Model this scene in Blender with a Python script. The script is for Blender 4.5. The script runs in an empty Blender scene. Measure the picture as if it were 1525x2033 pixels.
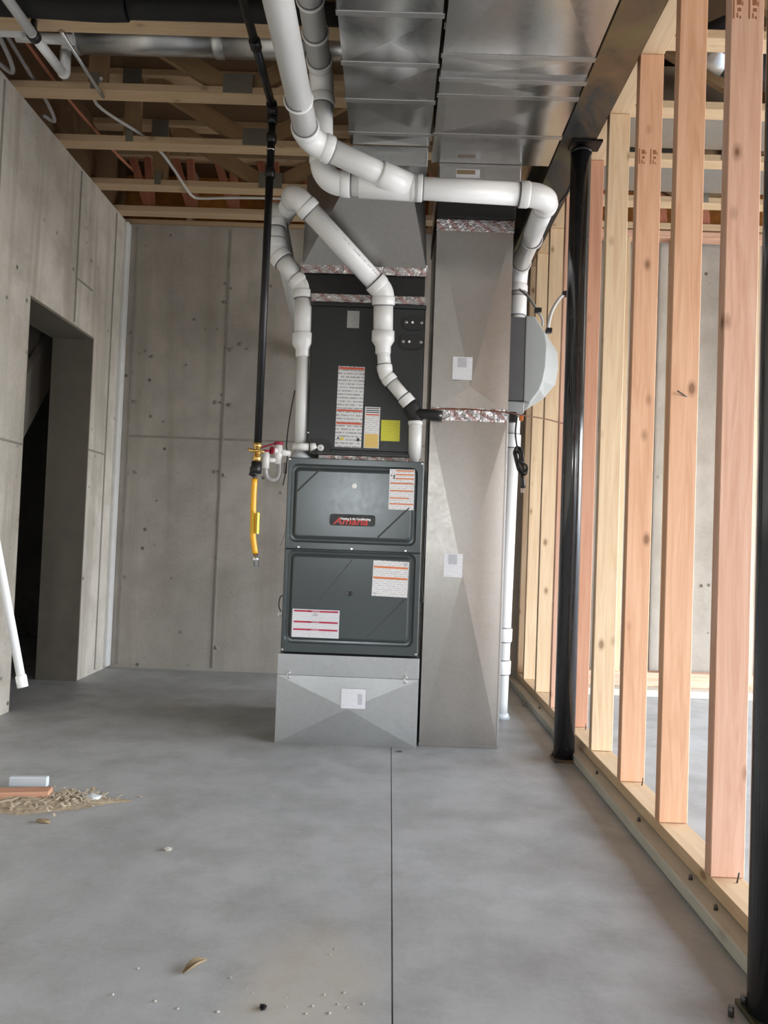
import bpy, bmesh, math, random
from mathutils import Vector, Matrix, Quaternion
random.seed(7)
R = math.radians
scene = bpy.context.scene
COL = scene.collection

# ------------------------------------------------------------------ camera
cam_d = bpy.data.cameras.new('camera')
cam_d.sensor_fit = 'VERTICAL'; cam_d.sensor_height = 36.0
cam_d.lens = 1527.0 / 2033.0 * 36.0
cam_d.clip_start = 0.05
cam = bpy.data.objects.new('camera', cam_d); COL.objects.link(cam)
cam.location = (0, 0, 0.93)
cam.rotation_euler = (R(91.9143), R(-2.1168), R(0.4691))
scene.camera = cam

# ------------------------------------------------------------------ sky and daylight openings
SKY = 14.0
world = bpy.data.worlds.new('sky'); scene.world = world; world.use_nodes = True
wn = world.node_tree.nodes; wl = world.node_tree.links; wn.clear()
wo = wn.new('ShaderNodeOutputWorld'); bg = wn.new('ShaderNodeBackground')
tc = wn.new('ShaderNodeTexCoord'); sp = wn.new('ShaderNodeSeparateXYZ'); rp = wn.new('ShaderNodeValToRGB')
wl.new(tc.outputs['Generated'], sp.inputs[0])
mr = wn.new('ShaderNodeMapRange'); mr.inputs[1].default_value = -1; mr.inputs[2].default_value = 1
wl.new(sp.outputs['Z'], mr.inputs[0]); wl.new(mr.outputs[0], rp.inputs[0])
e = rp.color_ramp.elements
e[0].position = 0.0; e[0].color = (0.26, 0.24, 0.22, 1)
e[1].position = 1.0; e[1].color = (0.42, 0.66, 1.0, 1)
a = rp.color_ramp.elements.new(0.485); a.color = (0.34, 0.33, 0.32, 1)
a = rp.color_ramp.elements.new(0.515); a.color = (0.95, 0.96, 0.98, 1)
wl.new(rp.outputs[0], bg.inputs[0]); bg.inputs[1].default_value = SKY
wl.new(bg.outputs[0], wo.inputs[0])

def portal(name, loc, rot, sx, sy):
    d = bpy.data.lights.new(name, 'AREA'); d.shape = 'RECTANGLE'; d.size = sx; d.size_y = sy
    d.cycles.is_portal = True
    o = bpy.data.objects.new(name, d); COL.objects.link(o); o.location = loc; o.rotation_euler = rot
# openings of the walk-out basement, behind and to the right of the photographer
OPEN_REAR = [(-0.85, -0.15, 1.12, 1.82), (3.3, 4.4, 0.0, 2.2)]
OPEN_RIGHT = [(-1.4, 1.7, 0.0, 2.35), (2.1, 5.1, 0.0, 2.35)]
for (x0, x1, z0, z1) in OPEN_REAR:
    portal('daylight_rear', ((x0+x1)/2, -3.22, (z0+z1)/2), (R(90), 0, 0), x1-x0, z1-z0)
for (y0, y1, z0, z1) in OPEN_RIGHT:
    portal('daylight_right', (4.82, (y0+y1)/2, (z0+z1)/2), (R(90), 0, R(90)), y1-y0, z1-z0)

vs = scene.view_settings
vs.view_transform = 'Standard'; vs.look = 'None'; vs.gamma = 1.0; vs.use_curve_mapping = False
vs.exposure = 0.74
scene.cycles.adaptive_threshold = 0.02
scene.cycles.max_bounces = 8; scene.cycles.diffuse_bounces = 5; scene.cycles.glossy_bounces = 4
scene.cycles.caustics_reflective = False; scene.cycles.caustics_refractive = False

# ------------------------------------------------------------------ materials
class NT:
    def __init__(s, name):
        s.m = bpy.data.materials.new(name); s.m.use_nodes = True
        s.t = s.m.node_tree; s.n = s.t.nodes; s.l = s.t.links
        s.b = s.n['Principled BSDF']; s.out = s.n['Material Output']
    def node(s, t, **kw):
        x = s.n.new(t)
        for k, v in kw.items():
            if k.startswith('i_'):
                x.inputs[int(k[2:]) if k[2:].isdigit() else k[2:].replace('_', ' ')].default_value = v
            else: setattr(x, k, v)
        return x
    def link(s, a, b): s.l.new(a, b)
    def coords(s, scale=(1, 1, 1), rand=False):
        c = s.node('ShaderNodeTexCoord'); mp = s.node('ShaderNodeMapping')
        mp.inputs['Scale'].default_value = scale
        src = c.outputs['Object']
        if rand:
            oi = s.node('ShaderNodeObjectInfo'); mu = s.node('ShaderNodeMath', operation='MULTIPLY', i_1=37.0)
            s.link(oi.outputs['Random'], mu.inputs[0])
            va = s.node('ShaderNodeVectorMath', operation='ADD')
            s.link(src, va.inputs[0]); s.link(mu.outputs[0], va.inputs[1]); src = va.outputs[0]
        s.link(src, mp.inputs[0]); return mp.outputs[0]
    def noise(s, vec, scale, detail=4, rough=0.55, dist=0.0):
        x = s.node('ShaderNodeTexNoise'); x.inputs['Scale'].default_value = scale
        x.inputs['Detail'].default_value = detail; x.inputs['Roughness'].default_value = rough
        x.inputs['Distortion'].default_value = dist
        if vec is not None: s.link(vec, x.inputs['Vector'])
        return x.outputs['Fac']
    def ramp(s, fac, stops):
        x = s.node('ShaderNodeValToRGB'); el = x.color_ramp.elements
        while len(el) < len(stops): el.new(0.5)
        for q, (p, c) in zip(el, stops):
            q.position = p; q.color = (c[0], c[1], c[2], 1) if hasattr(c, '__len__') else (c, c, c, 1)
        s.link(fac, x.inputs[0]); return x.outputs[0]
    def mix(s, fac, a, b, mode='MIX'):
        x = s.node('ShaderNodeMix', data_type='RGBA', blend_type=mode)
        for sock, v in ((x.inputs[0], fac), (x.inputs[6], a), (x.inputs[7], b)):
            if hasattr(v, 'default_value') and hasattr(v, 'is_linked'): s.link(v, sock)
            elif hasattr(v, '__len__'): sock.default_value = (v[0], v[1], v[2], 1)
            else: sock.default_value = v
        return x.outputs[2]
    def bump(s, h, strength=0.2, dist=0.01):
        x = s.node('ShaderNodeBump'); x.inputs['Strength'].default_value = strength; x.inputs['Distance'].default_value = dist
        s.link(h, x.inputs['Height']); s.link(x.outputs[0], s.b.inputs['Normal'])
    def set(s, **kw):
        for k, v in kw.items():
            k = {'color': 'Base Color', 'rough': 'Roughness', 'metal': 'Metallic', 'spec': 'Specular IOR Level', 'coat': 'Coat Weight', 'coatr': 'Coat Roughness', 'trans': 'Transmission Weight', 'ior': 'IOR', 'sub': 'Subsurface Weight'}.get(k, k)
            sock = s.b.inputs[k]
            if hasattr(v, 'is_linked'): s.link(v, sock)
            elif hasattr(v, '__len__'): sock.default_value = (v[0], v[1], v[2], 1)
            else: sock.default_value = v
        return s.m

def plain(name, color, rough=0.5, metal=0.0, var=0.06, scale=14, spec=0.5):
    n = NT(name); v = n.coords()
    f = n.noise(v, scale, 4)
    c = n.mix(f, [x*(1-var*2) for x in color], [min(1, x*(1+var*2)) for x in color])
    rr = n.ramp(f, [(0.3, max(0, rough-var)), (0.7, min(1, rough+var))])
    return n.set(color=c, rough=rr, metal=metal, spec=spec)

def concrete(name, base, floor=False, streak=0.42):
    n = NT(name); v = n.coords()
    big = n.noise(v, 0.9, 5, 0.6, 0.6); mid = n.noise(v, 5.0, 6, 0.62); fine = n.noise(v, 60, 5, 0.7)
    c = n.ramp(big, [(0.28, [x*0.70 for x in base]), (0.5, base), (0.74, [min(1, x*1.18) for x in base])])
    c = n.mix(n.ramp(mid, [(0.42, 0.0), (0.70, 0.75)]), c, [base[0]*0.66, base[1]*0.645, base[2]*0.61])
    c = n.mix(n.ramp(fine, [(0.3, 0.0), (0.8, 0.35)]), c, [min(1, x*1.25) for x in base])
    if floor:
        # dusting of plaster sand, where work was done, with a shape of its own
        vm = n.node('ShaderNodeMapping'); co = n.node('ShaderNodeTexCoord'); n.link(co.outputs['Object'], vm.inputs[0])
        vm.inputs['Location'].default_value = (0.14*5.0, -1.62*3.2, 0); vm.inputs['Scale'].default_value = (5.0, 3.2, 1)
        ln = n.node('ShaderNodeVectorMath', operation='LENGTH'); n.link(vm.outputs[0], ln.inputs[0])
        wob = n.noise(v, 6, 5, 0.7)
        ad = n.node('ShaderNodeMath', operation='MULTIPLY_ADD', i_1=1.1, i_2=-0.55); n.link(wob, ad.inputs[0])
        sm = n.node('ShaderNodeMath', operation='ADD'); n.link(ln.outputs['Value'], sm.inputs[0]); n.link(ad.outputs[0], sm.inputs[1])
        k = n.ramp(sm.outputs[0], [(0.45, 0.40), (0.95, 0.0)])
        c = n.mix(k, c, (0.54, 0.47, 0.36))
        specks = n.noise(v, 180, 2, 0.5)
        c = n.mix(n.ramp(specks, [(0.70, 0.0), (0.76, 0.45)]), c, (0.62, 0.60, 0.56))
        rr = n.ramp(mid, [(0.3, 0.42), (0.7, 0.62)])
        n.bump(fine, 0.12, 0.004)
    else:
        vo = n.node('ShaderNodeTexVoronoi'); n.link(v, vo.inputs['Vector']); vo.inputs['Scale'].default_value = 11.0
        pits = n.ramp(vo.outputs['Distance'], [(0.09, 1.0), (0.16, 0.0)])
        gate = n.ramp(n.noise(v, 2.2, 3), [(0.52, 0.0), (0.6, 1.0)])
        pm = n.node('ShaderNodeMath', operation='MULTIPLY'); n.link(pits, pm.inputs[0]); n.link(gate, pm.inputs[1])
        c = n.mix(pm.outputs[0], c, (0.14, 0.13, 0.11))
        # vertical run marks left by the pour
        vv = n.coords((3.0, 3.0, 0.22)); st = n.noise(vv, 1.6, 5, 0.6, 0.4)
        c = n.mix(n.ramp(st, [(0.50, 0.0), (0.66, streak)]), c, [base[0]*0.60, base[1]*0.58, base[2]*0.53])
        rr = 0.85
        n.bump(fine, 0.25, 0.006)
    return n.set(color=c, rough=rr, spec=0.4)

def wood(name, base, dark=None, knots=0.5, grain=0.5):
    n = NT(name); dark = dark or [base[0]*0.72, base[1]*0.56, base[2]*0.45]
    v = n.coords((1.1, 16, 16), rand=True)
    g = n.noise(v, 1.3, 6, 0.6, 2.2)
    v2 = n.coords((2.0, 70, 70), rand=True); g2 = n.noise(v2, 1.0, 3, 0.5, 0.3)
    c = n.mix(n.ramp(g, [(0.40, 0.0), (0.66, grain)]), base, dark)
    c = n.mix(n.ramp(g2, [(0.4, 0.0), (0.7, 0.25)]), c, dark)
    oi = n.node('ShaderNodeObjectInfo')
    c = n.mix(n.ramp(oi.outputs['Random'], [(0.0, 0.22), (1.0, 0.0)]), c, [base[0]*0.9, base[1]*0.82, base[2]*0.72])
    v3 = n.coords((5.0, 9.0, 9.0), rand=True)
    vo = n.node('ShaderNodeTexVoronoi'); n.link(v3, vo.inputs['Vector']); vo.inputs['Scale'].default_value = 1.0
    k = n.ramp(vo.outputs['Distance'], [(0.07, 1.0), (0.10, 0.45), (0.17, 0.0)])
    km = n.node('ShaderNodeMath', operation='MULTIPLY', i_1=knots*1.6); n.link(k, km.inputs[0])
    c = n.mix(km.outputs[0], c, (0.17, 0.075, 0.03))
    n.bump(g2, 0.12, 0.002)
    return n.set(color=c, rough=0.62, spec=0.35)

def galvanized(name, base=0.62, rough=0.30, tint=(1.0, 1.01, 1.0)):
    n = NT(name); v = n.coords()
    vo = n.node('ShaderNodeTexVoronoi'); n.link(v, vo.inputs['Vector']); vo.inputs['Scale'].default_value = 70
    sep = n.node('ShaderNodeSeparateColor'); n.link(vo.outputs['Color'], sep.inputs[0])
    big = n.noise(v, 3.0, 5, 0.6)
    cc = n.ramp(sep.outputs[0], [(0.0, [base*0.97*t for t in tint]), (1.0, [min(1, base*1.03*t) for t in tint])])
    cc = n.mix(n.ramp(big, [(0.4, 0.0), (0.8, 0.3)]), cc, [base*0.75*t for t in tint])
    ad = n.node('ShaderNodeMath', operation='MULTIPLY_ADD', i_1=0.03, i_2=rough-0.015); n.link(sep.outputs[1], ad.inputs[0])
    ad2 = n.node('ShaderNodeMath', operation='MULTIPLY_ADD', i_1=0.16, i_2=-0.06); n.link(big, ad2.inputs[0])
    s = n.node('ShaderNodeMath', operation='ADD'); n.link(ad.outputs[0], s.inputs[0]); n.link(ad2.outputs[0], s.inputs[1])
    n.bump(n.noise(v, 1.8, 1, 0.3), 0.25, 0.03)
    return n.set(color=cc, rough=s.outputs[0], metal=1.0)

def foil_tape(name):
    n = NT(name); v = n.coords((1, 1, 1))
    w = n.node('ShaderNodeTexWave', wave_type='BANDS', bands_direction='DIAGONAL'); n.link(v, w.inputs['Vector'])
    w.inputs['Scale'].default_value = 9.0; w.inputs['Distortion'].default_value = 3.0
    nz = n.noise(v, 30, 3)
    f = n.ramp(w.outputs['Fac'], [(0.55, 0.0), (0.85, 0.55)])
    c = n.mix(f, (0.60, 0.58, 0.57), (0.40, 0.16, 0.14))
    n.bump(n.noise(v, 40, 4, 0.7, 1.0), 1.0, 0.02)
    return n.set(color=c, rough=n.ramp(nz, [(0.3, 0.08), (0.7, 0.22)]), metal=0.9)

def printed(name, paper, ink, lines=95, amount=0.7):
    """paper with rows of small print (local X across, local Z down the sheet)"""
    n = NT(name); v = n.coords((1, 1, 1))
    sx = n.node('ShaderNodeSeparateXYZ'); n.link(v, sx.inputs[0])
    mu = n.node('ShaderNodeMath', operation='MULTIPLY', i_1=float(lines)); n.link(sx.outputs['Z'], mu.inputs[0])
    fr = n.node('ShaderNodeMath', operation='FRACT'); n.link(mu.outputs[0], fr.inputs[0])
    row = n.ramp(fr.outputs[0], [(0.30, 0.0), (0.38, 1.0), (0.72, 1.0), (0.8, 0.0)])
    vv = n.coords((190, 1, lines)); wd = n.noise(vv, 1.0, 2, 0.6)
    brk = n.ramp(wd, [(0.42, 0.0), (0.5, 1.0)])
    m = n.node('ShaderNodeMath', operation='MULTIPLY'); n.link(row, m.inputs[0]); n.link(brk, m.inputs[1])
    m2 = n.node('ShaderNodeMath', operation='MULTIPLY', i_1=amount); n.link(m.outputs[0], m2.inputs[0])
    return n.set(color=n.mix(m2.outputs[0], paper, ink), rough=0.35)

def rusty(name):
    n = NT(name); v = n.coords((1.0, 0.5, 1.0))
    f = n.noise(v, 3.2, 6, 0.65, 1.0); g = n.noise(v, 5.2, 5, 0.6, 0.5)
    c = n.ramp(f, [(0.36, (0.020, 0.023, 0.027)), (0.48, (0.05, 0.046, 0.040)), (0.56, (0.12, 0.070, 0.032)), (0.70, (0.20, 0.11, 0.05))])
    c = n.mix(n.ramp(g, [(0.52, 0.0), (0.64, 0.6)]), c, (0.125, 0.110, 0.035))
    return n.set(color=c, rough=n.ramp(f, [(0.3, 0.42), (0.7, 0.7)]), metal=0.1)

MAT = dict(
    floor=concrete('floor_concrete', (0.42, 0.43, 0.435), True),
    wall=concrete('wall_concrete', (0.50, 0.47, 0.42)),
    darklining=plain('dark_lining', (0.20, 0.18, 0.145), 0.8, var=0.15, scale=9),
    litwall=concrete('lit_wall_concrete', (0.68, 0.645, 0.575), streak=0.75),  # wall concrete lightened in colour for the side light falling on this wall
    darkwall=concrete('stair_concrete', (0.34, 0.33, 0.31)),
    fir=wood('fir_pink', (0.72, 0.46, 0.34), knots=0.6, grain=0.6),
    fir2=wood('fir_orange', (0.72, 0.44, 0.28), knots=0.5),
    fir3=wood('fir_red', (0.60, 0.33, 0.22), knots=0.35),
    pine=wood('pine_yellow', (0.73, 0.57, 0.38), knots=0.45),
    spruce=wood('truss_spruce', (0.66, 0.50, 0.32), knots=0.3, grain=0.35),
    shadedweb=wood('shaded_web_spruce', (0.40, 0.27, 0.15), knots=0.2, grain=0.35),  # truss wood darkened in colour for the shade up between the chords
    treated=wood('treated_sill', (0.58, 0.57, 0.51), dark=(0.42, 0.42, 0.35), knots=0.2, grain=0.6),
    greyboard=wood('stair_lumber', (0.52, 0.50, 0.46), knots=0.1, grain=0.3),
    redweb=wood('red_web_wood', (0.60, 0.25, 0.16), knots=0.1),
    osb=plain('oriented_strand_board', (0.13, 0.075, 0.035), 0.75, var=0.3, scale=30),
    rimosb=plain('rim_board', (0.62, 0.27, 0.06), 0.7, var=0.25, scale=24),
    galv=galvanized('galvanized_sheet', 0.55, 0.30),
    galvtrunk=galvanized('galvanized_trunk', 0.56, 0.17),
    galv2=galvanized('galvanized_drop', 0.44, 0.33, (1.03, 1.0, 0.94)),
    galvblue=galvanized('galvanized_box', 0.56, 0.38, (0.97, 1.01, 1.02)),
    shiny=galvanized('duct_cleat_steel', 0.56, 0.34),
    plate=plain('nail_plate_steel', (0.22, 0.20, 0.16), 0.6, metal=0.3),
    tape=foil_tape('foil_tape'),
    canvas=plain('black_flex_canvas', (0.012, 0.012, 0.012), 0.6),
    furnace=plain('furnace_enamel', (0.080, 0.094, 0.096), 0.22, metal=0.3, var=0.015, scale=45),
    furndark=plain('furnace_groove', (0.085, 0.098, 0.10), 0.34, metal=0.25, var=0.05, scale=60),
    coil=plain('coil_enamel', (0.030, 0.034, 0.034), 0.36, metal=0.2, var=0.06, scale=40),
    black=plain('black_plastic', (0.012, 0.012, 0.013), 0.4),
    rubber=plain('black_rubber', (0.016, 0.016, 0.017), 0.55),
    iron=plain('black_iron', (0.018, 0.018, 0.019), 0.33, metal=0.4),
    column=plain('column_paint', (0.018, 0.019, 0.022), 0.20, var=0.1, spec=0.9),
    rust=rusty('beam_mill_scale'),
    pvc=plain('white_pvc', (0.80, 0.81, 0.80), 0.30, var=0.015),
    pvcfit=plain('white_pvc_fitting', (0.84, 0.85, 0.84), 0.22, var=0.015),
    primer=plain('joint_line', (0.16, 0.15, 0.16), 0.5),
    purple=plain('primer_red', (0.33, 0.02, 0.05), 0.4),
    hose=plain('clear_hose', (0.34, 0.33, 0.33), 0.25),
    whitepl=plain('white_plastic', (0.82, 0.82, 0.80), 0.35, var=0.02),
    greypl=plain('humidifier_grey', (0.40, 0.43, 0.43), 0.42, var=0.03),
    greydk=plain('humidifier_housing', (0.13, 0.135, 0.14), 0.45, var=0.04),
    yellow=plain('yellow_coating', (0.85, 0.42, 0.015), 0.35, var=0.03),
    tag=plain('yellow_tag', (0.78, 0.62, 0.03), 0.4),
    brass=plain('brass', (0.75, 0.50, 0.16), 0.25, metal=0.9),
    chrome=plain('bright_steel', (0.80, 0.80, 0.80), 0.2, metal=0.95, var=0.03),
    paper=printed('label_print', (0.80, 0.80, 0.80), (0.30, 0.30, 0.32), 110, 0.6),
    paperbig=printed('label_print_large', (0.72, 0.73, 0.73), (0.20, 0.20, 0.21), 62, 0.75),
    paperblue=printed('sheet_print', (0.78, 0.79, 0.82), (0.50, 0.50, 0.56), 120, 0.5),
    greyprint=plain('grey_print', (0.50, 0.51, 0.55), 0.4),
    red=plain('label_red', (0.62, 0.10, 0.05), 0.4), crimson=plain('label_crimson', (0.48, 0.02, 0.07), 0.4),
    orange=plain('label_orange', (0.68, 0.20, 0.06), 0.4), ink=plain('label_ink', (0.015, 0.015, 0.02), 0.4),
    amber=printed('label_amber', (0.78, 0.55, 0.16), (0.55, 0.35, 0.10), 110, 0.4),
    lemon=printed('label_lemon', (0.62, 0.60, 0.04), (0.40, 0.38, 0.03), 110, 0.5),
    logored=plain('logo_red', (0.55, 0.03, 0.02), 0.35), white=plain('print_white', (0.85, 0.85, 0.83), 0.4, var=0.01),
    silverlab=printed('label_silver', (0.42, 0.43, 0.42), (0.22, 0.22, 0.22), 150, 0.5),
    insul=plain('black_insulation', (0.010, 0.010, 0.010), 0.8),
    sawdust=plain('sawdust', (0.42, 0.34, 0.24), 0.9, var=0.3, scale=70),
    chip=plain('wood_chip', (0.60, 0.52, 0.40), 0.8, var=0.2, scale=50),
    foam=plain('grey_foam', (0.58, 0.62, 0.66), 0.7, var=0.08),
    crumb=plain('concrete_crumb', (0.50, 0.47, 0.41), 0.85, var=0.2, scale=80),
    leaf=plain('curled_shaving', (0.30, 0.22, 0.13), 0.7), stub=plain('tie_stub', (0.28, 0.26, 0.23), 0.9, var=0.2, scale=60), seam=plain('form_seam', (0.31, 0.29, 0.255), 0.85, var=0.15),
    litstrip=plain('lit_fillet', (0.72, 0.73, 0.72), 0.8), cable=plain('grey_cable', (0.62, 0.62, 0.60), 0.45),
    wire=plain('brown_wire', (0.16, 0.05, 0.025), 0.4), nail=plain('nail_steel', (0.10, 0.10, 0.10), 0.4, metal=0.7),
    orangepl=plain('orange_plastic', (0.80, 0.20, 0.03), 0.4), bag=plain('clear_film', (0.62, 0.66, 0.68), 0.3),
    stamp=plain('lumber_stamp', (0.30, 0.12, 0.05), 0.7),
    creased=plain('panel_crease', (0.045, 0.05, 0.05), 0.45, metal=0.2),
    pink=plain('pink_tape', (0.62, 0.42, 0.36), 0.3, metal=0.5),
)

# ------------------------------------------------------------------ builders
def setp(o, label=None, cat=None, group=None, kind=None):
    if label: o['label'] = label
    if cat: o['category'] = cat
    if group: o['group'] = group
    if kind: o['kind'] = kind
    return o

def adopt(o, parent):
    if parent is not None:
        o.parent = parent
        o.matrix_parent_inverse = WORLD.get(parent.name, Matrix.Identity(4)).inverted()
WORLD = {}

def link(name, me, mat=None, parent=None, mw=None, smooth=False, label=None):
    o = bpy.data.objects.new(name, me); COL.objects.link(o)
    if mat is not None:
        mats = mat if isinstance(mat, (list, tuple)) else [mat]
        if not me.materials:
            for m in mats: me.materials.append(MAT[m])
    mw = mw or Matrix.Identity(4)
    o.matrix_world = mw; WORLD[o.name] = mw.copy()
    if parent is not None:
        o.parent = parent; o.matrix_parent_inverse = WORLD[parent.name].inverted(); o.matrix_basis = mw
    if smooth:
        for p in me.polygons: p.use_smooth = True
    if label: o['label'] = label
    return o

def thing(name, label, cat, loc=(0, 0, 0), group=None, kind=None):
    o = bpy.data.objects.new(name, None); COL.objects.link(o); o.empty_display_size = 0.1
    o.location = loc; WORLD[o.name] = Matrix.Translation(loc)
    return setp(o, label, cat, group, kind)

def mesh(name, vs, fs, mats=None):
    me = bpy.data.meshes.new(name); me.from_pydata([tuple(v) for v in vs], [], fs)
    if mats:
        for p, i in zip(me.polygons, mats): p.material_index = i
    bm = bmesh.new(); bm.from_mesh(me); bmesh.ops.recalc_face_normals(bm, faces=bm.faces); bm.to_mesh(me); bm.free()
    me.update(); return me

def box_mesh(name, x0, x1, y0, y1, z0, z1, bev=0.0, seg=2):
    bm = bmesh.new(); bmesh.ops.create_cube(bm, size=1.0)
    for v in bm.verts:
        v.co = Vector(((x0+x1)/2 + v.co.x*(x1-x0), (y0+y1)/2 + v.co.y*(y1-y0), (z0+z1)/2 + v.co.z*(z1-z0)))
    if bev > 0: bmesh.ops.bevel(bm, geom=list(bm.edges), offset=bev, segments=seg, affect='EDGES', profile=0.5)
    me = bpy.data.meshes.new(name); bm.to_mesh(me); bm.free(); return me

def box(name, x0, x1, y0, y1, z0, z1, mat, parent=None, bev=0.0, label=None, seg=2):
    return link(name, box_mesh(name, x0, x1, y0, y1, z0, z1, bev, seg), mat, parent, label=label)

def frame_from(d, up=Vector((0, 0, 1))):
    d = d.normalized()
    if abs(d.dot(up)) > 0.98: up = Vector((0, 1, 0))
    y = up.cross(d).normalized(); z = d.cross(y).normalized()
    return Matrix((d, y, z)).transposed()

def board(name, p0, p1, w, h, mat, parent=None, up=(0, 0, 1), bev=0.002, label=None, memo={}):
    """board from p0 to p1 (axis centre); local X is the length, w across local Y, h across local Z"""
    p0, p1 = Vector(p0), Vector(p1); L = (p1-p0).length
    key = (round(L, 4), w, h, mat, bev)
    if key not in memo:
        memo[key] = box_mesh(name, 0, L, -w/2, w/2, -h/2, h/2, bev, 1)
    mw = Matrix.Translation(p0) @ frame_from(p1-p0, Vector(up)).to_4x4()
    return link(name, memo[key], mat, parent, mw, label=label)

def sweep_mesh(name, pts, r, seg=18, cap=True):
    pts = [Vector(p) for p in pts]; n = len(pts)
    rs = r if isinstance(r, (list, tuple)) else [r]*n
    T = []
    for i in range(n):
        a = pts[max(0, i-1)]; b = pts[min(n-1, i+1)]; T.append((b-a).normalized())
    u = T[0].orthogonal().normalized(); vs = []; fs = []
    for i in range(n):
        if i: u = (T[i-1].rotation_difference(T[i]) @ u); u = (u - T[i]*u.dot(T[i])).normalized()
        w = T[i].cross(u)
        for k in range(seg):
            a = 2*math.pi*k/seg; vs.append(pts[i] + (u*math.cos(a) + w*math.sin(a))*rs[i])
    for i in range(n-1):
        for k in range(seg):
            k2 = (k+1) % seg; fs.append((i*seg+k, i*seg+k2, (i+1)*seg+k2, (i+1)*seg+k))
    if cap: fs.append(tuple(range(seg-1, -1, -1))); fs.append(tuple(range((n-1)*seg, n*seg)))
    me = mesh(name, vs, fs)
    for p in me.polygons: p.use_smooth = len(p.vertices) == 4
    return me

def tube(name, pts, r, mat, parent=None, seg=18, label=None):
    return link(name, sweep_mesh(name, pts, r, seg), mat, parent, label=label)

def smooth_path(pts, n=8):
    """Catmull-Rom through the points"""
    P = [Vector(p) for p in pts]; P = [P[0]*2-P[1]] + P + [P[-1]*2-P[-2]]; out = []
    for i in range(1, len(P)-2):
        for k in range(n):
            t = k/n; a, b, c, d = P[i-1], P[i], P[i+1], P[i+2]
            out.append(0.5*((2*b) + (c-a)*t + (2*a-5*b+4*c-d)*t*t + (3*b-a-3*c+d)*t**3))
    out.append(P[-2]); return out

def disc(name, c, r, depth, mat, parent, axis='y', seg=14, label=None):
    c = Vector(c); d = {'y': Vector((0, -1, 0)), 'x': Vector((1, 0, 0)), 'z': Vector((0, 0, 1))}[axis]
    return tube(name, [c, c+d*depth*0.7, c+d*depth], [r, r, r*0.7], mat, parent, seg, label)

def fillet(a, c, b, R_):
    """arc that rounds corner c between a and b, with cut length L"""
    a, c, b = Vector(a), Vector(c), Vector(b)
    d0 = (a-c).normalized(); d1 = (b-c).normalized()
    ang = d0.angle(d1); L = R_/math.tan(ang/2)
    p0 = c + d0*L; p1 = c + d1*L
    cen = c + (d0+d1).normalized()*(R_/math.sin(ang/2)); out = []
    v0 = p0-cen; v1 = p1-cen; q = v0.rotation_difference(v1)
    for i in range(11):
        out.append(cen + Quaternion().slerp(q, i/10) @ v0)
    return out, p0, p1, d0, d1

def pvc_run(parent, nodes, r, bend=0.075, hub=0.035, start_hub=False, end_hub=False, ring_first=True):
    """straight pipe lengths with socketed elbows at every corner"""
    N = [Vector(p) for p in nodes]; cur = N[0]
    for i in range(1, len(N)-1):
        arc, p0, p1, d0, d1 = fillet(N[i-1], N[i], N[i+1], bend)
        h0 = p0 + d0*hub; h1 = p1 + d1*hub
        tube('pipe_length', [cur, h0 - d0*0.01], r, 'pvc', parent, 24)
        el = tube('elbow', [p0+d0*0.002]+arc+[p1+d1*0.002], r*1.09, 'pvcfit', parent, 24)
        for (pa, pb, dd) in ((p0, h0, d0), (p1, h1, d1)):
            tube('socket', [pa-dd*0.004, pa+dd*0.004, pb-dd*0.003, pb], [r*1.10, r*1.18, r*1.18, r*1.15], 'pvcfit', el, 24)
            tube('joint_ring', [pb-dd*0.002, pb+dd*0.004], r*1.06, 'primer', el, 24)
        cur = h1 - d1*0.01
    tube('pipe_length', [cur, N[-1]], r, 'pvc', parent, 24)

def coupling(parent, p, d, r, L=0.09, name='coupling', rings=True):
    p = Vector(p); d = Vector(d).normalized()
    a = p-d*L/2; b = p+d*L/2
    c = tube(name, [a, a+d*0.003, b-d*0.003, b], [r*1.13, r*1.16, r*1.16, r*1.13], 'pvcfit', parent, 24)
    if rings:
        for q, s in ((a, -1), (b, 1)): tube('joint_ring', [q, q+d*s*0.005], r*1.05, 'primer', c, 24)
    return c

def text(name, s, loc, size, mat, parent, shear=0.0, rot=0.0, bold=0.0, align='LEFT', sx=1.0):
    cu = bpy.data.curves.new(name, 'FONT'); cu.body = s; cu.size = size; cu.shear = shear; cu.offset = bold
    cu.align_x = align; cu.extrude = 0.0003; cu.resolution_u = 3
    t = bpy.data.objects.new(name+'_tmp', cu); COL.objects.link(t)
    bpy.context.view_layer.update()
    me = bpy.data.meshes.new_from_object(t.evaluated_get(bpy.context.evaluated_depsgraph_get()))
    bpy.data.objects.remove(t); me.name = name; me.materials.clear()
    mw = Matrix.Translation(loc) @ Matrix.Rotation(R(90), 4, 'X') @ Matrix.Rotation(rot, 4, 'Z') @ Matrix.Diagonal((sx, 1, 1, 1))
    return link(name, me, mat, parent, mw)

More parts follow.
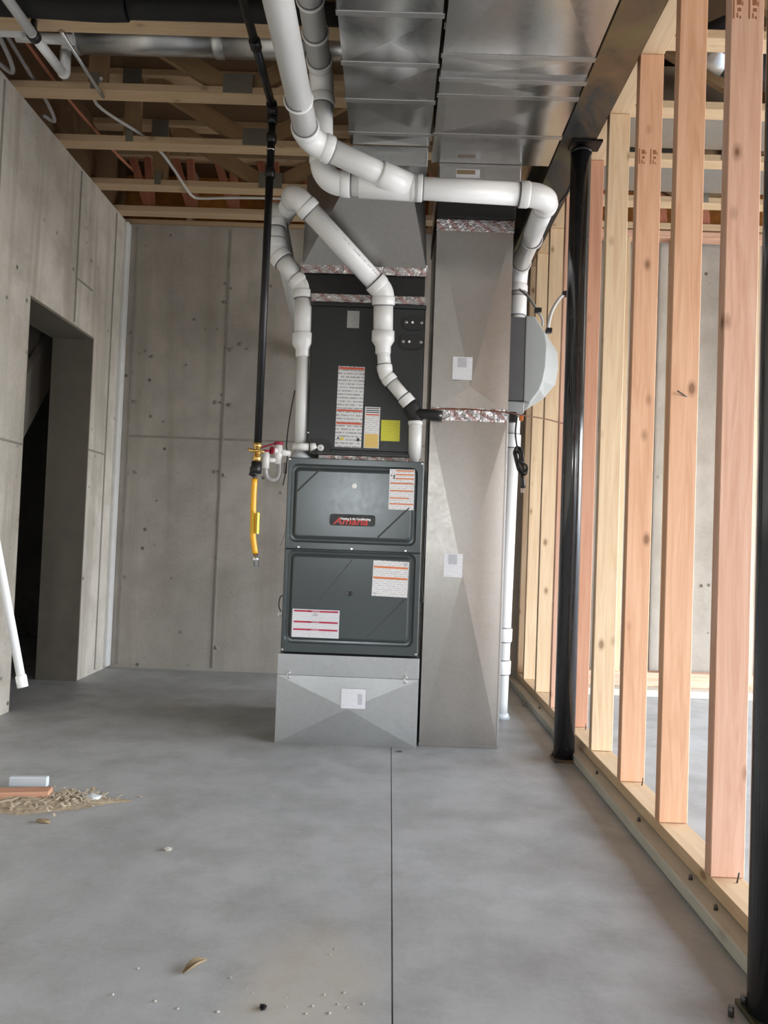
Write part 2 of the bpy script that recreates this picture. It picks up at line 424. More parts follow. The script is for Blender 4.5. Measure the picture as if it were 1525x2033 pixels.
def sticker(name, x0, x1, z0, z1, y, mats, bars, parent, rot=0.0, label=None):
    """thin sheet facing -Y. bars: (u0,u1,v0,v1,material index) with v from the top, proud by a hair"""
    w = x1-x0; h = z1-z0; vs = []; fs = []; mi = []
    def slab(a, b, c, d, t0, t1, m):
        k = len(vs)
        for yy in (-t0, -t1):
            for (xx, zz) in ((a, c), (b, c), (b, d), (a, d)): vs.append((xx, yy, zz))
        fs.extend([(k+4, k+5, k+6, k+7), (k, k+1, k+5, k+4), (k+1, k+2, k+6, k+5), (k+2, k+3, k+7, k+6), (k+3, k, k+4, k+7)]); mi.extend([m]*5)
    slab(-w/2, w/2, -h/2, h/2, 0, 0.0008, 0)
    for (u0, u1, v0, v1, m) in bars: slab(-w/2+u0*w, -w/2+u1*w, h/2-v1*h, h/2-v0*h, 0.0007, 0.0013, m)
    me = bpy.data.meshes.new(name); me.from_pydata(vs, [], fs)
    for m in mats: me.materials.append(MAT[m])
    for p, i in zip(me.polygons, mi): p.material_index = i
    mw = Matrix.Translation(((x0+x1)/2, y, (z0+z1)/2)) @ Matrix.Rotation(rot, 4, 'Y')
    return link(name, me, None, parent, mw, label=label)

def prism(name, poly, axis, a, b, mat, parent=None, label=None):
    """polygon (two coordinates) extruded along axis from a to b"""
    vs = []
    for t in (a, b):
        for p in poly:
            vs.append({'x': (t, p[0], p[1]), 'y': (p[0], t, p[1]), 'z': (p[0], p[1], t)}[axis])
    n = len(poly); fs = [tuple(range(n-1, -1, -1)), tuple(range(n, 2*n))]
    for i in range(n): fs.append((i, (i+1) % n, n+(i+1) % n, n+i))
    return link(name, mesh(name, vs, fs), mat, parent, label=label)

# ------------------------------------------------------------------ the setting
XL, XR, YB, YF, WALLH = -1.86, 4.8, 5.15, -3.2, 3.0
JX = 0.038                                                   # sawn control joint in the slab
def slab_profile():
    return [(-3.6, -0.15), (-3.6, 0), (JX-0.0018, 0), (JX-0.0010, -0.006), (JX+0.0010, -0.006), (JX+0.0018, 0), (5.2, 0), (5.2, -0.15)]
setp(prism('floor', slab_profile(), 'y', -3.6, 6.8, 'floor'), 'grey concrete basement slab with a straight sawn joint', 'floor', kind='structure')

wl_ = prism('wall_left', [(-3.2, 0), (3.83, 0), (3.83, 2.085), (4.655, 2.085), (4.655, 0), (5.15, 0), (5.15, WALLH), (-3.2, WALLH)], 'x', XL, -2.10, 'litwall')
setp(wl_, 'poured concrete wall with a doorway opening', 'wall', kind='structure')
# dark olive-brown boards added over the jambs and lintel
lining = box('door_lining', -2.105, XL+0.003, 4.643, 4.656, 0.001, 2.083, 'darklining', wl_)
box('door_lining', -2.105, XL+0.003, 3.83, 4.643, 2.072, 2.0855, 'darklining', wl_)
box('door_lining', -2.105, XL-0.004, 3.829, 3.842, 0.001, 2.072, 'darklining', wl_)
# raised form lines in the left wall
for (y, z0, z1) in ((3.47, 0.02, 2.98), (4.93, 0.02, 2.98), (4.36, 2.1, 2.98), (2.86, 0.02, 2.98)):
    box('form_seam', XL-0.002, XL+0.006, y-0.006, y+0.006, z0, z1, 'seam', wl_, 0.002)
box('lit_corner_strip', XL-0.01, XL+0.028, YB-0.075, YB-0.002, 0.01, 2.99, 'litstrip', wl_, 0.012)  # corner joint strip, coloured pale for the light on the wall's far end
for (y0, y1, z) in ((4.66, 4.93, 1.40), (3.2, 3.83, 1.33), (4.36, 4.6, 2.36)):
    box('pour_line', XL-0.002, XL+0.003, y0, y1, z-0.006, z+0.006, 'seam', wl_, 0.002)

wb = box('wall_back', -2.1, XR, YB, YB+0.24, 0, WALLH, 'wall')
setp(wb, 'poured concrete back wall with form seams behind the furnace', 'wall', kind='structure')
for x in (-1.79, -1.155, -0.42, 0.3, 1.02, 1.75, 2.45):
    box('form_seam', x-0.007, x+0.007, YB-0.006, YB+0.002, 0.02, 2.98, 'seam', wb, 0.002)
for (x0, x1) in ((-1.79, -1.163), (-1.147, -0.43), (-0.41, 0.29)):
    box('pour_line', x0+0.005, x1-0.005, YB-0.005, YB+0.002, 1.545, 1.558, 'seam', wb, 0.002)
for (x, z) in ((-1.172, 2.604), (-1.14, 2.58), (-1.184, 2.483), (-1.153, 2.175), (-1.12, 2.16), (-1.17, 1.797), (-1.167, 1.337), (-1.14, 1.31), (-1.80, 2.25), (-1.78, 1.98), (-1.80, 1.05), (-1.16, 0.75), (-1.14, 0.15), (-1.77, 0.6), (-1.70, 2.14), (-1.66, 2.10), (-1.74, 2.11), (-1.06, 2.20), (-1.02, 2.17), (-1.22, 1.80), (-1.12, 1.78), (-1.76, 1.78), (-1.73, 1.31), (-1.78, 1.30), (-1.20, 1.33), (-0.42, 2.0), (-0.40, 1.6), (-1.38, 2.36), (-1.30, 2.30), (-1.42, 2.05)):
    rnd = random.Random(int(x*1000+z*7777)); q = rnd.uniform(0.6, 1.15)
    me = sweep_mesh('form_tie_stub', [(x, YB+0.002, z), (x, YB-0.0015, z), (x+rnd.uniform(-.004, .004), YB-0.004, z+rnd.uniform(-.004, .004))], [0.021*q, 0.016*q, 0.005*q], 9)
    for v_ in me.vertices: v_.co.x = x+(v_.co.x-x)*rnd.uniform(0.5, 1.5); v_.co.z = z+(v_.co.z-z)*rnd.uniform(0.45, 1.1)
    link('form_tie_stub', me, 'stub', wb)

x0, x1, z0, z1 = OPEN_REAR[0]; u0, u1, w0, w1 = OPEN_REAR[1]; ZC = WALLH+0.45
xs_ = [-2.1, x0, x1, u0, u1, XR]; zs_ = [0, z0, z1, w1, ZC]
vs = [(x, y, z) for y in (YF, YF-0.24) for z in zs_ for x in xs_]; fs = []
cell = lambda i, j: 0 <= i < 5 and 0 <= j < 4 and not (i == 1 and j == 1) and not (i == 3 and j <= 2)
vid = lambda i, j, k: k*30+j*6+i
for i in range(5):
    for j in range(4):
        if cell(i, j):
            fs += [(vid(i, j, 0), vid(i+1, j, 0), vid(i+1, j+1, 0), vid(i, j+1, 0)), (vid(i, j, 1), vid(i, j+1, 1), vid(i+1, j+1, 1), vid(i+1, j, 1))]
            for (di, dj, p, q) in ((-1, 0, (i, j), (i, j+1)), (1, 0, (i+1, j), (i+1, j+1)), (0, -1, (i, j), (i+1, j)), (0, 1, (i, j+1), (i+1, j+1))):
                if not cell(i+di, j+dj): fs.append((vid(*p, 0), vid(*q, 0), vid(*q, 1), vid(*p, 1)))
wf = link('wall_front', mesh('wall_front', vs, fs), 'wall')
setp(wf, 'concrete wall behind the photographer with two wide daylight openings', 'wall', kind='structure')
wr = prism('wall_far_right', [(YF-0.24, 0), (-1.4, 0), (-1.4, 2.35), (1.7, 2.35), (1.7, 0), (2.1, 0), (2.1, 2.35), (5.1, 2.35), (5.1, 0), (YB+0.24, 0), (YB+0.24, WALLH+0.45), (YF-0.24, WALLH+0.45)], 'x', XR, XR+0.24, 'wall')
setp(wr, 'concrete outer wall of the next room with two wide openings', 'wall', kind='structure')
# stairwell behind the doorway
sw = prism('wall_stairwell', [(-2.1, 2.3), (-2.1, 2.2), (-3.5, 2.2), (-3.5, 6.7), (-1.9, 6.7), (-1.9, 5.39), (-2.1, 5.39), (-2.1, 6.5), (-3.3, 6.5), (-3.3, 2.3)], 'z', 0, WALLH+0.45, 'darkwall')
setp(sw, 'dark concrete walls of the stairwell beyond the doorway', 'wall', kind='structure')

# ceiling: subfloor deck with open-web trusses
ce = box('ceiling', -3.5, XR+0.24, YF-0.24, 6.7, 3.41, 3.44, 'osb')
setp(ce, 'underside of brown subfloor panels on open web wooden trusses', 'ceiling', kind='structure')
ZB, ZT = 3.0, 3.41
def truss(yr, x0=-2.08, x1=4.78, webmat='shadedweb', vs=True, short=None):
    yc = yr-0.0445
    t = board('truss_chord', (x0, yc, ZB+0.019), (x1, yc, ZB+0.019), 0.089, 0.038, 'spruce', ce)
    board('top_chord', (x0, yc, ZT-0.020), (x1, yc, ZT-0.020), 0.089, 0.038, 'spruce', t)
    z0, z1 = ZB+0.04, ZT-0.041
    step = 1.28; xs = [-0.80+step*k for k in range(-1, 5)]
    for x in xs:
        for s in (-1, 1):
            xa, xb = x+0.03*s, x+0.60*s
            if -1.75 < xb < x1 and -1.75 < xa < x1:
                board('web', (xa, yc, z0), (xb, yc, z1), 0.089, 0.036, webmat, t, up=(0, 1, 0.001))
        if x0 < x < x1:
            box('nail_plate', x-0.07, x+0.07, yc-0.0470, yc-0.0446, ZB+0.006, ZB+0.10, 'plate', t)
        xv = x-0.68
        if vs and x0 < xv < x1:
            board('web', (xv, yc, z0), (xv, yc, z1), 0.089, 0.038, webmat, t, up=(0, 1, 0))
            box('nail_plate', xv-0.02, xv+0.02, yc-0.0470, yc-0.0446, ZB+0.006, ZB+0.085, 'plate', t)
            box('nail_plate', xv-0.05, xv+0.05, yc-0.0470, yc-0.0446, ZT-0.11, ZT-0.006, 'plate', t)
    return t
for y in (0.25, 0.735, 1.22, 1.70, 2.19, 2.67, 3.15, 3.655, 4.14, 4.645): truss(y)
# short red ladder truss close to the rim
t = board('truss_chord', (-2.08, 4.98, ZB+0.019), (4.78, 4.98, ZB+0.019), 0.089, 0.038, 'spruce', ce)
board('top_chord', (-2.08, 4.98, ZT-0.02), (4.78, 4.98, ZT-0.02), 0.089, 0.038, 'spruce', t)
for k in range(24):
    x = -1.95 + 0.28*k
    board('web', (x, 4.98, ZB+0.04), (x-0.12, 4.98, ZT-0.04), 0.05, 0.026, 'redweb', t, up=(0, 1, 0.001))
    board('web', (x+0.02, 4.98, ZB+0.04), (x-0.02, 4.98, ZT-0.04), 0.05, 0.026, 'redweb', t, up=(0, 1, 0.001))
box('sill_plate', -2.08, 4.78, 5.16, 5.30, 3.001, 3.039, 'spruce', ce)
box('rim_board', -2.08, 4.78, 5.31, 5.34, 3.001, 3.41, 'rimosb', ce)
for x in (-1.45, -0.9, -0.35, 0.2): box('rim_block', x-0.02, x+0.02, 5.17, 5.30, 3.04, 3.40, 'spruce', ce)
box('rim_board', -1.92, -1.89, YF, 5.15, 3.001, 3.41, 'osb', ce)
box('rim_board', -2.08, 4.78, YF-0.03, YF-0.002, 3.001, 3.41, 'osb', ce)

# ------------------------------------------------------------------ stud wall on the right
SW0, SW1 = 0.867, 0.956
swl = thing('wall_right', 'open stud partition of pink and yellow lumber beside the furnace', 'stud wall', (0.91, 3.0, 0), kind='structure')
board('treated_sill', (0.885, -3.1, 0.019), (0.885, 5.13, 0.019), 0.14, 0.037, 'treated', swl, bev=0.004, label='grey green treated sill board on the floor')
board('bottom_plate', (0.9115, -3.1, 0.057), (0.9115, 5.13, 0.057), 0.089, 0.037, 'pine', swl)
board('top_plate', (0.917, -3.1, 2.80), (0.917, 5.13, 2.80), 0.089, 0.038, 'spruce', swl)
STY = [(5.09, 'pine'), (4.86, 'pine'), (4.46, 'pine'), (4.05, 'fir'), (3.645, 'fir3'), (3.24, 'pine'), (2.835, 'fir2'), (2.43, 'fir2'), (2.045, 'fir'), (1.64, 'pine'), (1.23, 'fir'), (0.82, 'fir2'), (0.41, 'fir')]
for y, m in STY:
    s = board('stud', (0.9115, y+0.019, 0.077), (0.9170, y+0.019, 2.780), 0.089, 0.038, m, swl, up=(0, 1, 0))
    if y in (2.835, 2.045):   # grade stamp printed on the face
        zz = 2.36 if y == 2.835 else 2.37
        for k in range(2):
            x = 0.876 + k*0.042
            box('grade_stamp', x, x+0.004, y-0.0004, y+0.001, zz, zz+0.058, 'stamp', s)
            for j, (dx, dz, w, h) in enumerate(((0.010, 0.038, 0.012, 0.016), (0.012, 0.020, 0.010, 0.010), (0.010, 0.002, 0.004, 0.014), (0.018, 0.0, 0.004, 0.008), (0.024, 0.036, 0.003, 0.012))):
                box('grade_stamp', x+dx, x+dx+w, y-0.0004, y+0.001, zz+dz, zz+dz+h, 'stamp', s)
# toe nails and anchor stubs in the plates
for (x, y) in ((0.935, 2.80), (0.935, 3.60), (0.925, 2.02)):
    tube('nail', [(x, y, 0.074), (x, y-0.012, 0.105)], 0.0022, 'nail', swl, 8)
for (x, y) in ((0.842, 3.05), (0.846, 2.12), (0.84, 4.2), (0.845, 2.55), (0.842, 1.95)):
    tube('anchor_pin', [(x, y, 0.036), (x, y, 0.046), (x, y, 0.050)], [0.006, 0.005, 0.003], 'nail', swl, 8)
tube('nail', [(0.957, 2.45, 1.40), (0.885, 2.41, 1.425)], 0.002, 'nail', swl, 8)

# furring frame against the back wall of the next room
fr = thing('wall_furring', 'pale stud frame standing before the concrete wall of the next room', 'stud wall', (2.9, 4.88, 0), kind='structure')
box('treated_sill', 0.97, 2.72, 4.83, 5.05, 0.001, 0.045, 'treated', fr, 0.003)
board('bottom_plate', (0.97, 4.985, 0.09), (2.72, 4.985, 0.09), 0.089, 0.088, 'fir', fr)
board('top_plate', (0.97, 4.985, 2.965), (2.72, 4.985, 2.965), 0.089, 0.045, 'fir', fr)
for x in (1.05, 1.47, 1.785, 2.31, 2.69):
    board('stud', (x, 4.985, 0.135), (x, 4.985, 2.942), 0.038, 0.089, 'pine', fr, up=(0, 1, 0))

# ------------------------------------------------------------------ steel beam and columns
bx0, bx1, bc = 0.690, 0.838, 0.764
prof = [(bx0, 2.71), (bx1, 2.71), (bx1, 2.722), (bc+0.005, 2.722), (bc+0.005, 2.948), (bx1, 2.948), (bx1, 2.96), (bx0, 2.96), (bx0, 2.948), (bc-0.005, 2.948), (bc-0.005, 2.722), (bx0, 2.722)]
bm_ = thing('steel_beam', 'rust stained dark steel I beam running overhead beside the stud wall', 'beam', (bc, 1.0, 2.71))
prism('beam_body', prof, 'y', -3.19, 5.14, 'rust', bm_)
box('wood_nailer', bx0, bx1, -3.19, 5.14, 2.961, 2.999, 'spruce', bm_)
def column(x, y, label, cap=True):
    c = thing('steel_column', label, 'column', (x, y, 0), 'steel columns under the beam')
    r = 0.0445
    tube('post', [(x, y, 0.012), (x, y, 2.66)], r, 'column', c, 32)
    box('base_plate', x-0.05, x+0.05, y-0.05, y+0.05, 0.0, 0.012, 'rust', c, 0.002)
    tube('screw_jack', [(x, y, 2.66), (x, y, 2.675), (x, y, 2.675), (x, y, 2.70)], [r*1.06, r*1.06, 0.02, 0.02], 'iron', c, 24)
    box('cap_plate', x-0.048, x+0.085, y-0.042, y+0.05, 2.697, 2.7095, 'iron', c, 0.002)
    for (dx, dy) in ((0.034, -0.04), (-0.04, 0.03)): tube('anchor_bolt', [(x+dx, y+dy, 0.012), (x+dx, y+dy, 0.03)], 0.007, 'nail', c, 8)
    return c
column(0.783, 3.36, 'black painted steel column standing in front of the stud wall')
c2 = column(0.792, 1.57, 'near black steel column cut off by the right edge of the photo')
tube('anchor_bolt', [(0.715, 1.575, 0.001), (0.715, 1.575, 0.022)], 0.006, 'nail', c2, 8)

# ------------------------------------------------------------------ ducts overhead
def trunk(name, label, x0, x1, y0, y1, z0, z1, seams, thick=()):
    t = thing(name, label, 'duct', ((x0+x1)/2, (y0+y1)/2, z0), 'galvanized trunk ducts under the ceiling')
    ys = [y0]+list(seams)+[y1]
    for a, b in zip(ys[:-1], ys[1:]):
        # section with a shallow cross break in its underside
        ax, ay, d = (x0+x1)/2, (a+b)/2, 0.004
        vs = [(x0, a, z0), (x1, a, z0), (x1, b, z0), (x0, b, z0), (x0, a, z1), (x1, a, z1), (x1, b, z1), (x0, b, z1), (ax, ay, z0-d)]
        fs = [(0, 1, 8), (1, 2, 8), (2, 3, 8), (3, 0, 8), (0, 4, 5, 1), (1, 5, 6, 2), (2, 6, 7, 3), (3, 7, 4, 0), (4, 7, 6, 5)]
        link('duct_section', mesh('duct_section', vs, fs), 'galvtrunk', t)
    for s in seams:
        h = 0.014 if s in thick else 0.0025
        box('drive_cleat', x0-0.006, x1+0.006, s-0.012, s+0.012, z0-h, z0+0.004, 'galv', t, 0.001)
        for xx in (x0, x1): box('drive_cleat', xx-0.005, xx+0.005, s-0.012, s+0.012, z0, z1, 'shiny', t)
    box('hanger_strap', x0-0.004, x0-0.001, y1-0.9, y1-0.865, z0+0.02, 3.0, 'shiny', t)
    box('hanger_strap', x1+0.001, x1+0.004, y1-0.9, y1-0.865, z0+0.02, 3.0, 'shiny', t)
    return t
trunk('trunk_duct', 'narrower galvanized trunk duct above the furnace, left of the pair', -0.230, 0.106, -1.2, 3.22, 2.60, 2.86, [-0.4, 0.8, 1.6, 2.40, 2.66, 2.89, 3.13])
tr2 = trunk('trunk_duct', 'wider galvanized trunk duct beside the steel beam, right of the pair', 0.120, 0.640, -1.2, 3.36, 2.60, 2.86, [-0.4, 0.8, 1.6, 2.60, 2.72, 2.84, 3.12], thick=(2.72,))
# return collar and label where the wider trunk turns down
col = box('collar', 0.160, 0.520, 3.362, 3.95, 2.485, 2.66, 'galv', tr2, 0.002)
box('collar_lip', 0.157, 0.523, 3.357, 3.955, 2.585, 2.598, 'shiny', col)
sticker('duct_label', 0.232, 0.338, 2.537, 2.576, 3.3615, ['paperblue', 'leaf'], [(0.03, 0.8, 0.1, 0.6, 1)], col)

# round branch duct across the truss bay, black insulated line before it
rd = thing('round_duct', 'round galvanized branch duct lying across the ceiling trusses', 'duct', (-0.9, 3.36, 3.05))
for (a, b) in ((-1.47, -0.85), (-0.83, -0.24)): tube('pipe_section', [(a, 3.36, 3.128), (b, 3.36, 3.128)], 0.076, 'galv', rd, 32)
tube('crimp_bead', [(-0.87, 3.36, 3.128), (-0.86, 3.36, 3.128), (-0.83, 3.36, 3.128), (-0.82, 3.36, 3.128)], [0.076, 0.080, 0.080, 0.076], 'shiny', rd, 32)
tube('end_cap', [(-1.49, 3.36, 3.128), (-1.47, 3.36, 3.128)], 0.079, 'shiny', rd, 32)
bi = thing('insulated_line', 'black insulated line lying on the nearest ceiling truss', 'pipe', (-1.0, 2.93, 3.04))
tube('insulation_sleeve', smooth_path([(-1.85, 2.995, 3.012), (-1.5, 2.995, 3.006), (-1.25, 2.995, 2.998), (-1.13, 2.995, 3.002)], 5), 0.046, 'insul', bi)
tube('insulation_sleeve', smooth_path([(-1.12, 2.995, 3.008), (-0.7, 2.995, 3.010), (-0.26, 2.995, 3.004)], 5), 0.043, 'insul', bi)
for x in (-1.70, -1.125, -0.45): box('hanger_strap', x-0.012, x+0.012, 2.985, 2.995, 3.045, 3.40, 'plate', bi)

# ------------------------------------------------------------------ supply plenum above the coil
st = thing('supply_transition', 'galvanized supply transition with foil taped black flexible collar above the dark coil cabinet', 'duct', (-0.165, 3.75, 2.03))
vs = [(-0.452, 3.50, 2.165), (0.122, 3.50, 2.165), (0.122, 4.02, 2.165), (-0.452, 4.02, 2.165),      # 0-3 bottom
      (-0.205, 3.245, 2.515), (0.02, 3.245, 2.515), (0.100, 3.50, 2.59), (0.106, 4.02, 2.62), (-0.452, 4.02, 2.62), (-0.452, 3.56, 2.62),   # 4-9
      (-0.205, 3.56, 2.62), (0.10, 3.26, 2.55)]
fs = [(0, 1, 5, 4), (0, 4, 9), (0, 9, 8, 3), (1, 2, 7, 6), (1, 6, 5), (2, 3, 8, 7), (4, 5, 6, 10), (4, 10, 9), (6, 7, 8, 9, 10), (0, 3, 2, 1)]
link('transition_body', mesh('transition_body', vs, fs), 'galv2', st)
box('takeoff_collar', -0.222, 0.100, 3.225, 3.42, 2.515, 2.60, 'galv', st, 0.002)
box('collar_edge', -0.10, 0.060, 3.219, 3.226, 2.513, 2.520, 'shiny', st)
box('foil_tape', -0.457, 0.127, 3.495, 3.503, 2.135, 2.19, 'tape', st, 0.002)
box('flex_connector', -0.448, 0.118, 3.515, 4.0, 2.045, 2.14, 'canvas', st, 0.004)
box('foil_tape', -0.405, 0.124, 3.508, 3.522, 2.008, 2.045, 'tape', st, 0.002)

# ------------------------------------------------------------------ coil cabinet
CX0, CX1, CY = -0.402, 0.126, 3.52
co = thing('evaporator_coil', 'dark grey evaporator coil cabinet with warning stickers on top of the furnace', 'coil cabinet', (-0.138, 3.8, 1.29))
box('cabinet', CX0, CX1, CY+0.012, 4.06, 1.305, 2.005, 'coil', co, 0.004)
box('front_panel', CX0+0.006, CX1-0.006, CY+0.001, CY+0.0125, 1.325, 1.99, 'coil', co, 0.003)
box('top_flange', CX0-0.002, CX1+0.002, CY-0.006, CY+0.010, 1.990, 2.006, 'coil', co, 0.002)
box('bottom_flange', CX0+0.05, CX1-0.02, CY-0.012, CY+0.008, 1.300, 1.314, 'coil', co, 0.002)
box('foil_tape', CX0+0.06, CX1, CY-0.016, CY-0.010, 1.281, 1.298, 'tape', co, 0.001)
def oval(name, x0, x1, z0, z1, y, t, mat, parent):
    r = (z1-z0)/2; pts = []
    for k in range(9): a = math.pi/2+math.pi*k/8; pts.append((x0+r+r*math.cos(a), (z0+z1)/2+r*math.sin(a)))
    for k in range(9): a = -math.pi/2+math.pi*k/8; pts.append((x1-r+r*math.cos(a), (z0+z1)/2+r*math.sin(a)))
    return prism(name, pts, 'y', y, y-t, mat, parent)
for (x0, z) in ((0.006, 1.835), (0.018, 1.925)):
    pl = oval('line_set_plate', x0, 0.124, z-0.034, z+0.034, CY+0.001, 0.008, 'rubber', co)
    for (xx, rr, m) in ((x0+0.020, 0.007, 'chrome'), (x0+0.048, 0.006, 'whitepl'), (0.108, 0.007, 'chrome')):
        disc('bolt', (xx, CY-0.007, z), rr, 0.005, m, pl); 
        if m == 'chrome': disc('bolt_socket', (xx, CY-0.0115, z), rr*0.5, 0.001, 'ink', pl)
dp = oval('drain_boss', -0.405, -0.285, 1.300, 1.372, CY+0.002, 0.012, 'black', co)
disc('drain_plug', (-0.334, CY-0.010, 1.330), 0.0155, 0.012, 'whitepl', dp); disc('plug_socket', (-0.334, CY-0.0215, 1.330), 0.007, 0.001, 'greyprint', dp)
WM = ['paperbig', 'red', 'ink', 'white', 'tag']
sticker('warning_label', -0.2695, -0.1475, 1.338, 1.713, CY+0.0008, WM, [(0.02, 0.98, 0.012, 0.037, 1), (0.02, 0.98, 0.535, 0.557, 1), (0.02, 0.98, 0.692, 0.716, 1), (0.35, 0.43, 0.73, 0.75, 3), (0.21, 0.32, 0.878, 0.912, 4), (0.08, 0.15, 0.88, 0.90, 2), (0.82, 0.92, 0.88, 0.92, 2)], co, R(0.6), 'tall white warning sticker with red bars')
sticker('warning_label', -0.138, -0.068, 1.338, 1.529, CY+0.0008, ['paper', 'red', 'ink', 'amber'], [(0.06, 0.94, 0.025, 0.045, 2), (0.06, 0.94, 0.075, 0.095, 2), (0.06, 0.94, 0.122, 0.142, 2), (0.06, 0.94, 0.175, 0.205, 1), (0.06, 0.94, 0.65, 0.985, 3)], co, R(0.3), 'narrow white sticker with black bars and an amber lower half')
sticker('warning_label', -0.061, 0.026, 1.374, 1.471, CY+0.0008, ['lemon'], [], co, R(-0.2), 'square lemon yellow sticker')
sticker('rating_label', -0.236, -0.180, 1.892, 1.972, CY+0.0008, ['silverlab'], [], co, 0, 'small silver sticker')
for (x, z) in ((-0.395, 1.40), (0.118, 1.40), (0.118, 1.33)): disc('screw', (x, CY+0.001, z), 0.004, 0.003, 'chrome', co)

# ------------------------------------------------------------------ furnace
FX0, FX1, FY = -0.474, 0.142, 3.452
fu = thing('furnace', 'dark grey gas furnace with two embossed doors and a red lettered badge', 'furnace', (-0.166, 3.8, 0.398))
box('cabinet', FX0, FX1, FY+0.022, 4.16, 0.400, 1.278, 'furnace', fu, 0.003)
def rrect(x0, x1, z0, z1, r, n=6):
    pts = []
    for (cx, cz, a0) in ((x1-r, z1-r, 0), (x0+r, z1-r, 90), (x0+r, z0+r, 180), (x1-r, z0+r, 270)):
        for k in range(n+1): a = R(a0+90*k/n); pts.append((cx+r*math.cos(a), cz+r*math.sin(a)))
    return pts
def door(name, x0, x1, z0, z1, px0, px1, pz0, pz1, label):
    """sheet door: outer flange, a pressed channel and a raised centre panel"""
    loops = [(x0, x1, z0, z1, 0.004, FY+0.022), (x0, x1, z0, z1, 0.004, FY+0.004), (x0+0.003, x1-0.003, z0+0.003, z1-0.003, 0.004, FY),
             (px0-0.006, px1+0.006, pz0-0.006, pz1+0.006, 0.030, FY), (px0+0.002, px1-0.002, pz0+0.002, pz1-0.002, 0.027, FY+0.010),
             (px0+0.010, px1-0.010, pz0+0.010, pz1-0.010, 0.022, FY+0.011), (px0+0.021, px1-0.021, pz0+0.021, pz1-0.021, 0.018, FY+0.001), (px0+0.026, px1-0.026, pz0+0.026, pz1-0.026, 0.016, FY-0.0005)]
    vs = []; fs = []; N = 28
    for (a, b, c, d, r, y) in loops: vs += [(p[0], y, p[1]) for p in rrect(a, b, c, d, r)]
    for i in range(len(loops)-1):
        for k in range(N): k2 = (k+1) % N; fs.append((i*N+k, i*N+k2, (i+1)*N+k2, (i+1)*N+k))
    fs.append(tuple(range((len(loops)-1)*N, len(loops)*N)))
    fs.append(tuple(range(N-1, -1, -1)))
    o = link(name, mesh(name, vs, fs), 'furnace', fu, label=label)
    m = o.modifiers.new('soft_edges', 'BEVEL'); m.width = 0.0015; m.segments = 2; m.limit_method = 'ANGLE'; m.angle_limit = R(12)
    return o
ud = door('upper_door', FX0+0.002, FX1-0.002, 0.866, 1.277, -0.452, 0.108, 0.902, 1.243, 'upper door with red lettered badge')
ld = door('lower_door', FX0+0.002, FX1-0.002, 0.404, 0.864, -0.452, 0.112, 0.450, 0.856, 'lower door with white and red stickers')
def crease(p, q, parent, w=0.005, t=0.0022):
    p, q = Vector((p[0], FY-0.0002, p[1])), Vector((q[0], FY-0.0002, q[1])); d = (q-p).normalized(); s = Vector((0, -1, 0)).cross(d)*w; up = Vector((0, -t, 0))
    link('crease', mesh('crease', [p+s, p-s, q-s, q+s, p+up, q+up], [(0, 1, 4), (1, 2, 5, 4), (2, 3, 5), (3, 0, 4, 5)]), 'furnace', parent)
crease((-0.428, 1.123), (-0.336, 1.218), ud); crease((-0.056, 0.930), (0.080, 1.068), ud)
crease((-0.091, 0.478), (0.082, 0.665), ld); crease((-0.338, 0.602), (-0.166, 0.826), ld, 0.003, 0.001)
# badge
bd = prism('badge', rrect(-0.279, -0.066, 0.972, 1.034, 0.016), 'y', FY, FY-0.003, 'furnace', ud, 'black badge with red lettering')
prism('badge_field', rrect(-0.275, -0.070, 0.977, 1.029, 0.013), 'y', FY-0.003, FY-0.0045, 'black', bd)
text('lettering', 'Amana', (-0.258, FY-0.0048, 0.983), 0.043, 'logored', bd, shear=0.25, bold=0.0009, sx=1.28)
text('lettering', 'Heating & Air Conditioning', (-0.226, FY-0.0056, 1.0045), 0.0138, 'white', bd, bold=0.0006, sx=0.88)
disc('indicator_button', (-0.172, FY-0.001, 1.157), 0.0125, 0.006, 'whitepl', ud, seg=20)
for x in (-0.41, -0.172, 0.07): disc('screw', (x, FY, 0.8745), 0.006, 0.005, 'chrome', ud)
for (x, z) in ((-0.465, 1.268), (0.131, 1.268)): disc('screw', (x, FY, z), 0.005, 0.004, 'chrome', ud)
for (x, z) in ((-0.465, 0.415), (0.131, 0.415)): disc('screw', (x, FY, z), 0.005, 0.004, 'chrome', ld)
pg = disc('door_latch', (-0.171, FY, 0.675), 0.0095, 0.008, 'black', ld); disc('latch_pin', (-0.181, FY-0.002, 0.676), 0.003, 0.004, 'chrome', pg)
sticker('warning_label', -0.0135, 0.100, 1.058, 1.240, FY-0.0004, ['paper', 'orange', 'ink'], [(0.25, 0.97, 0.022, 0.052, 1), (0.25, 0.97, 0.118, 0.148, 1), (0.25, 0.97, 0.218, 0.248, 1), (0.04, 0.97, 0.335, 0.365, 1), (0.04, 0.97, 0.52, 0.55, 1), (0.04, 0.80, 0.70, 0.73, 1), (0.04, 0.97, 0.845, 0.875, 1), (0.15, 0.22, 0.15, 0.195, 2), (0.14, 0.22, 0.21, 0.24, 2), (0.06, 0.10, 0.145, 0.18, 2)], ud, 0, 'upright white sticker with orange bars')
sticker('warning_label', -0.073, 0.087, 0.667, 0.8265, FY-0.0004, ['paper', 'orange', 'greyprint'], [(0.02, 0.98, 0.155, 0.21, 1), (0.02, 0.98, 0.455, 0.51, 1), (0.86, 0.96, 0.03, 0.12, 2), (0.04, 0.14, 0.90, 0.95, 2)], ld, R(1.2), 'square white sticker with two orange bars')
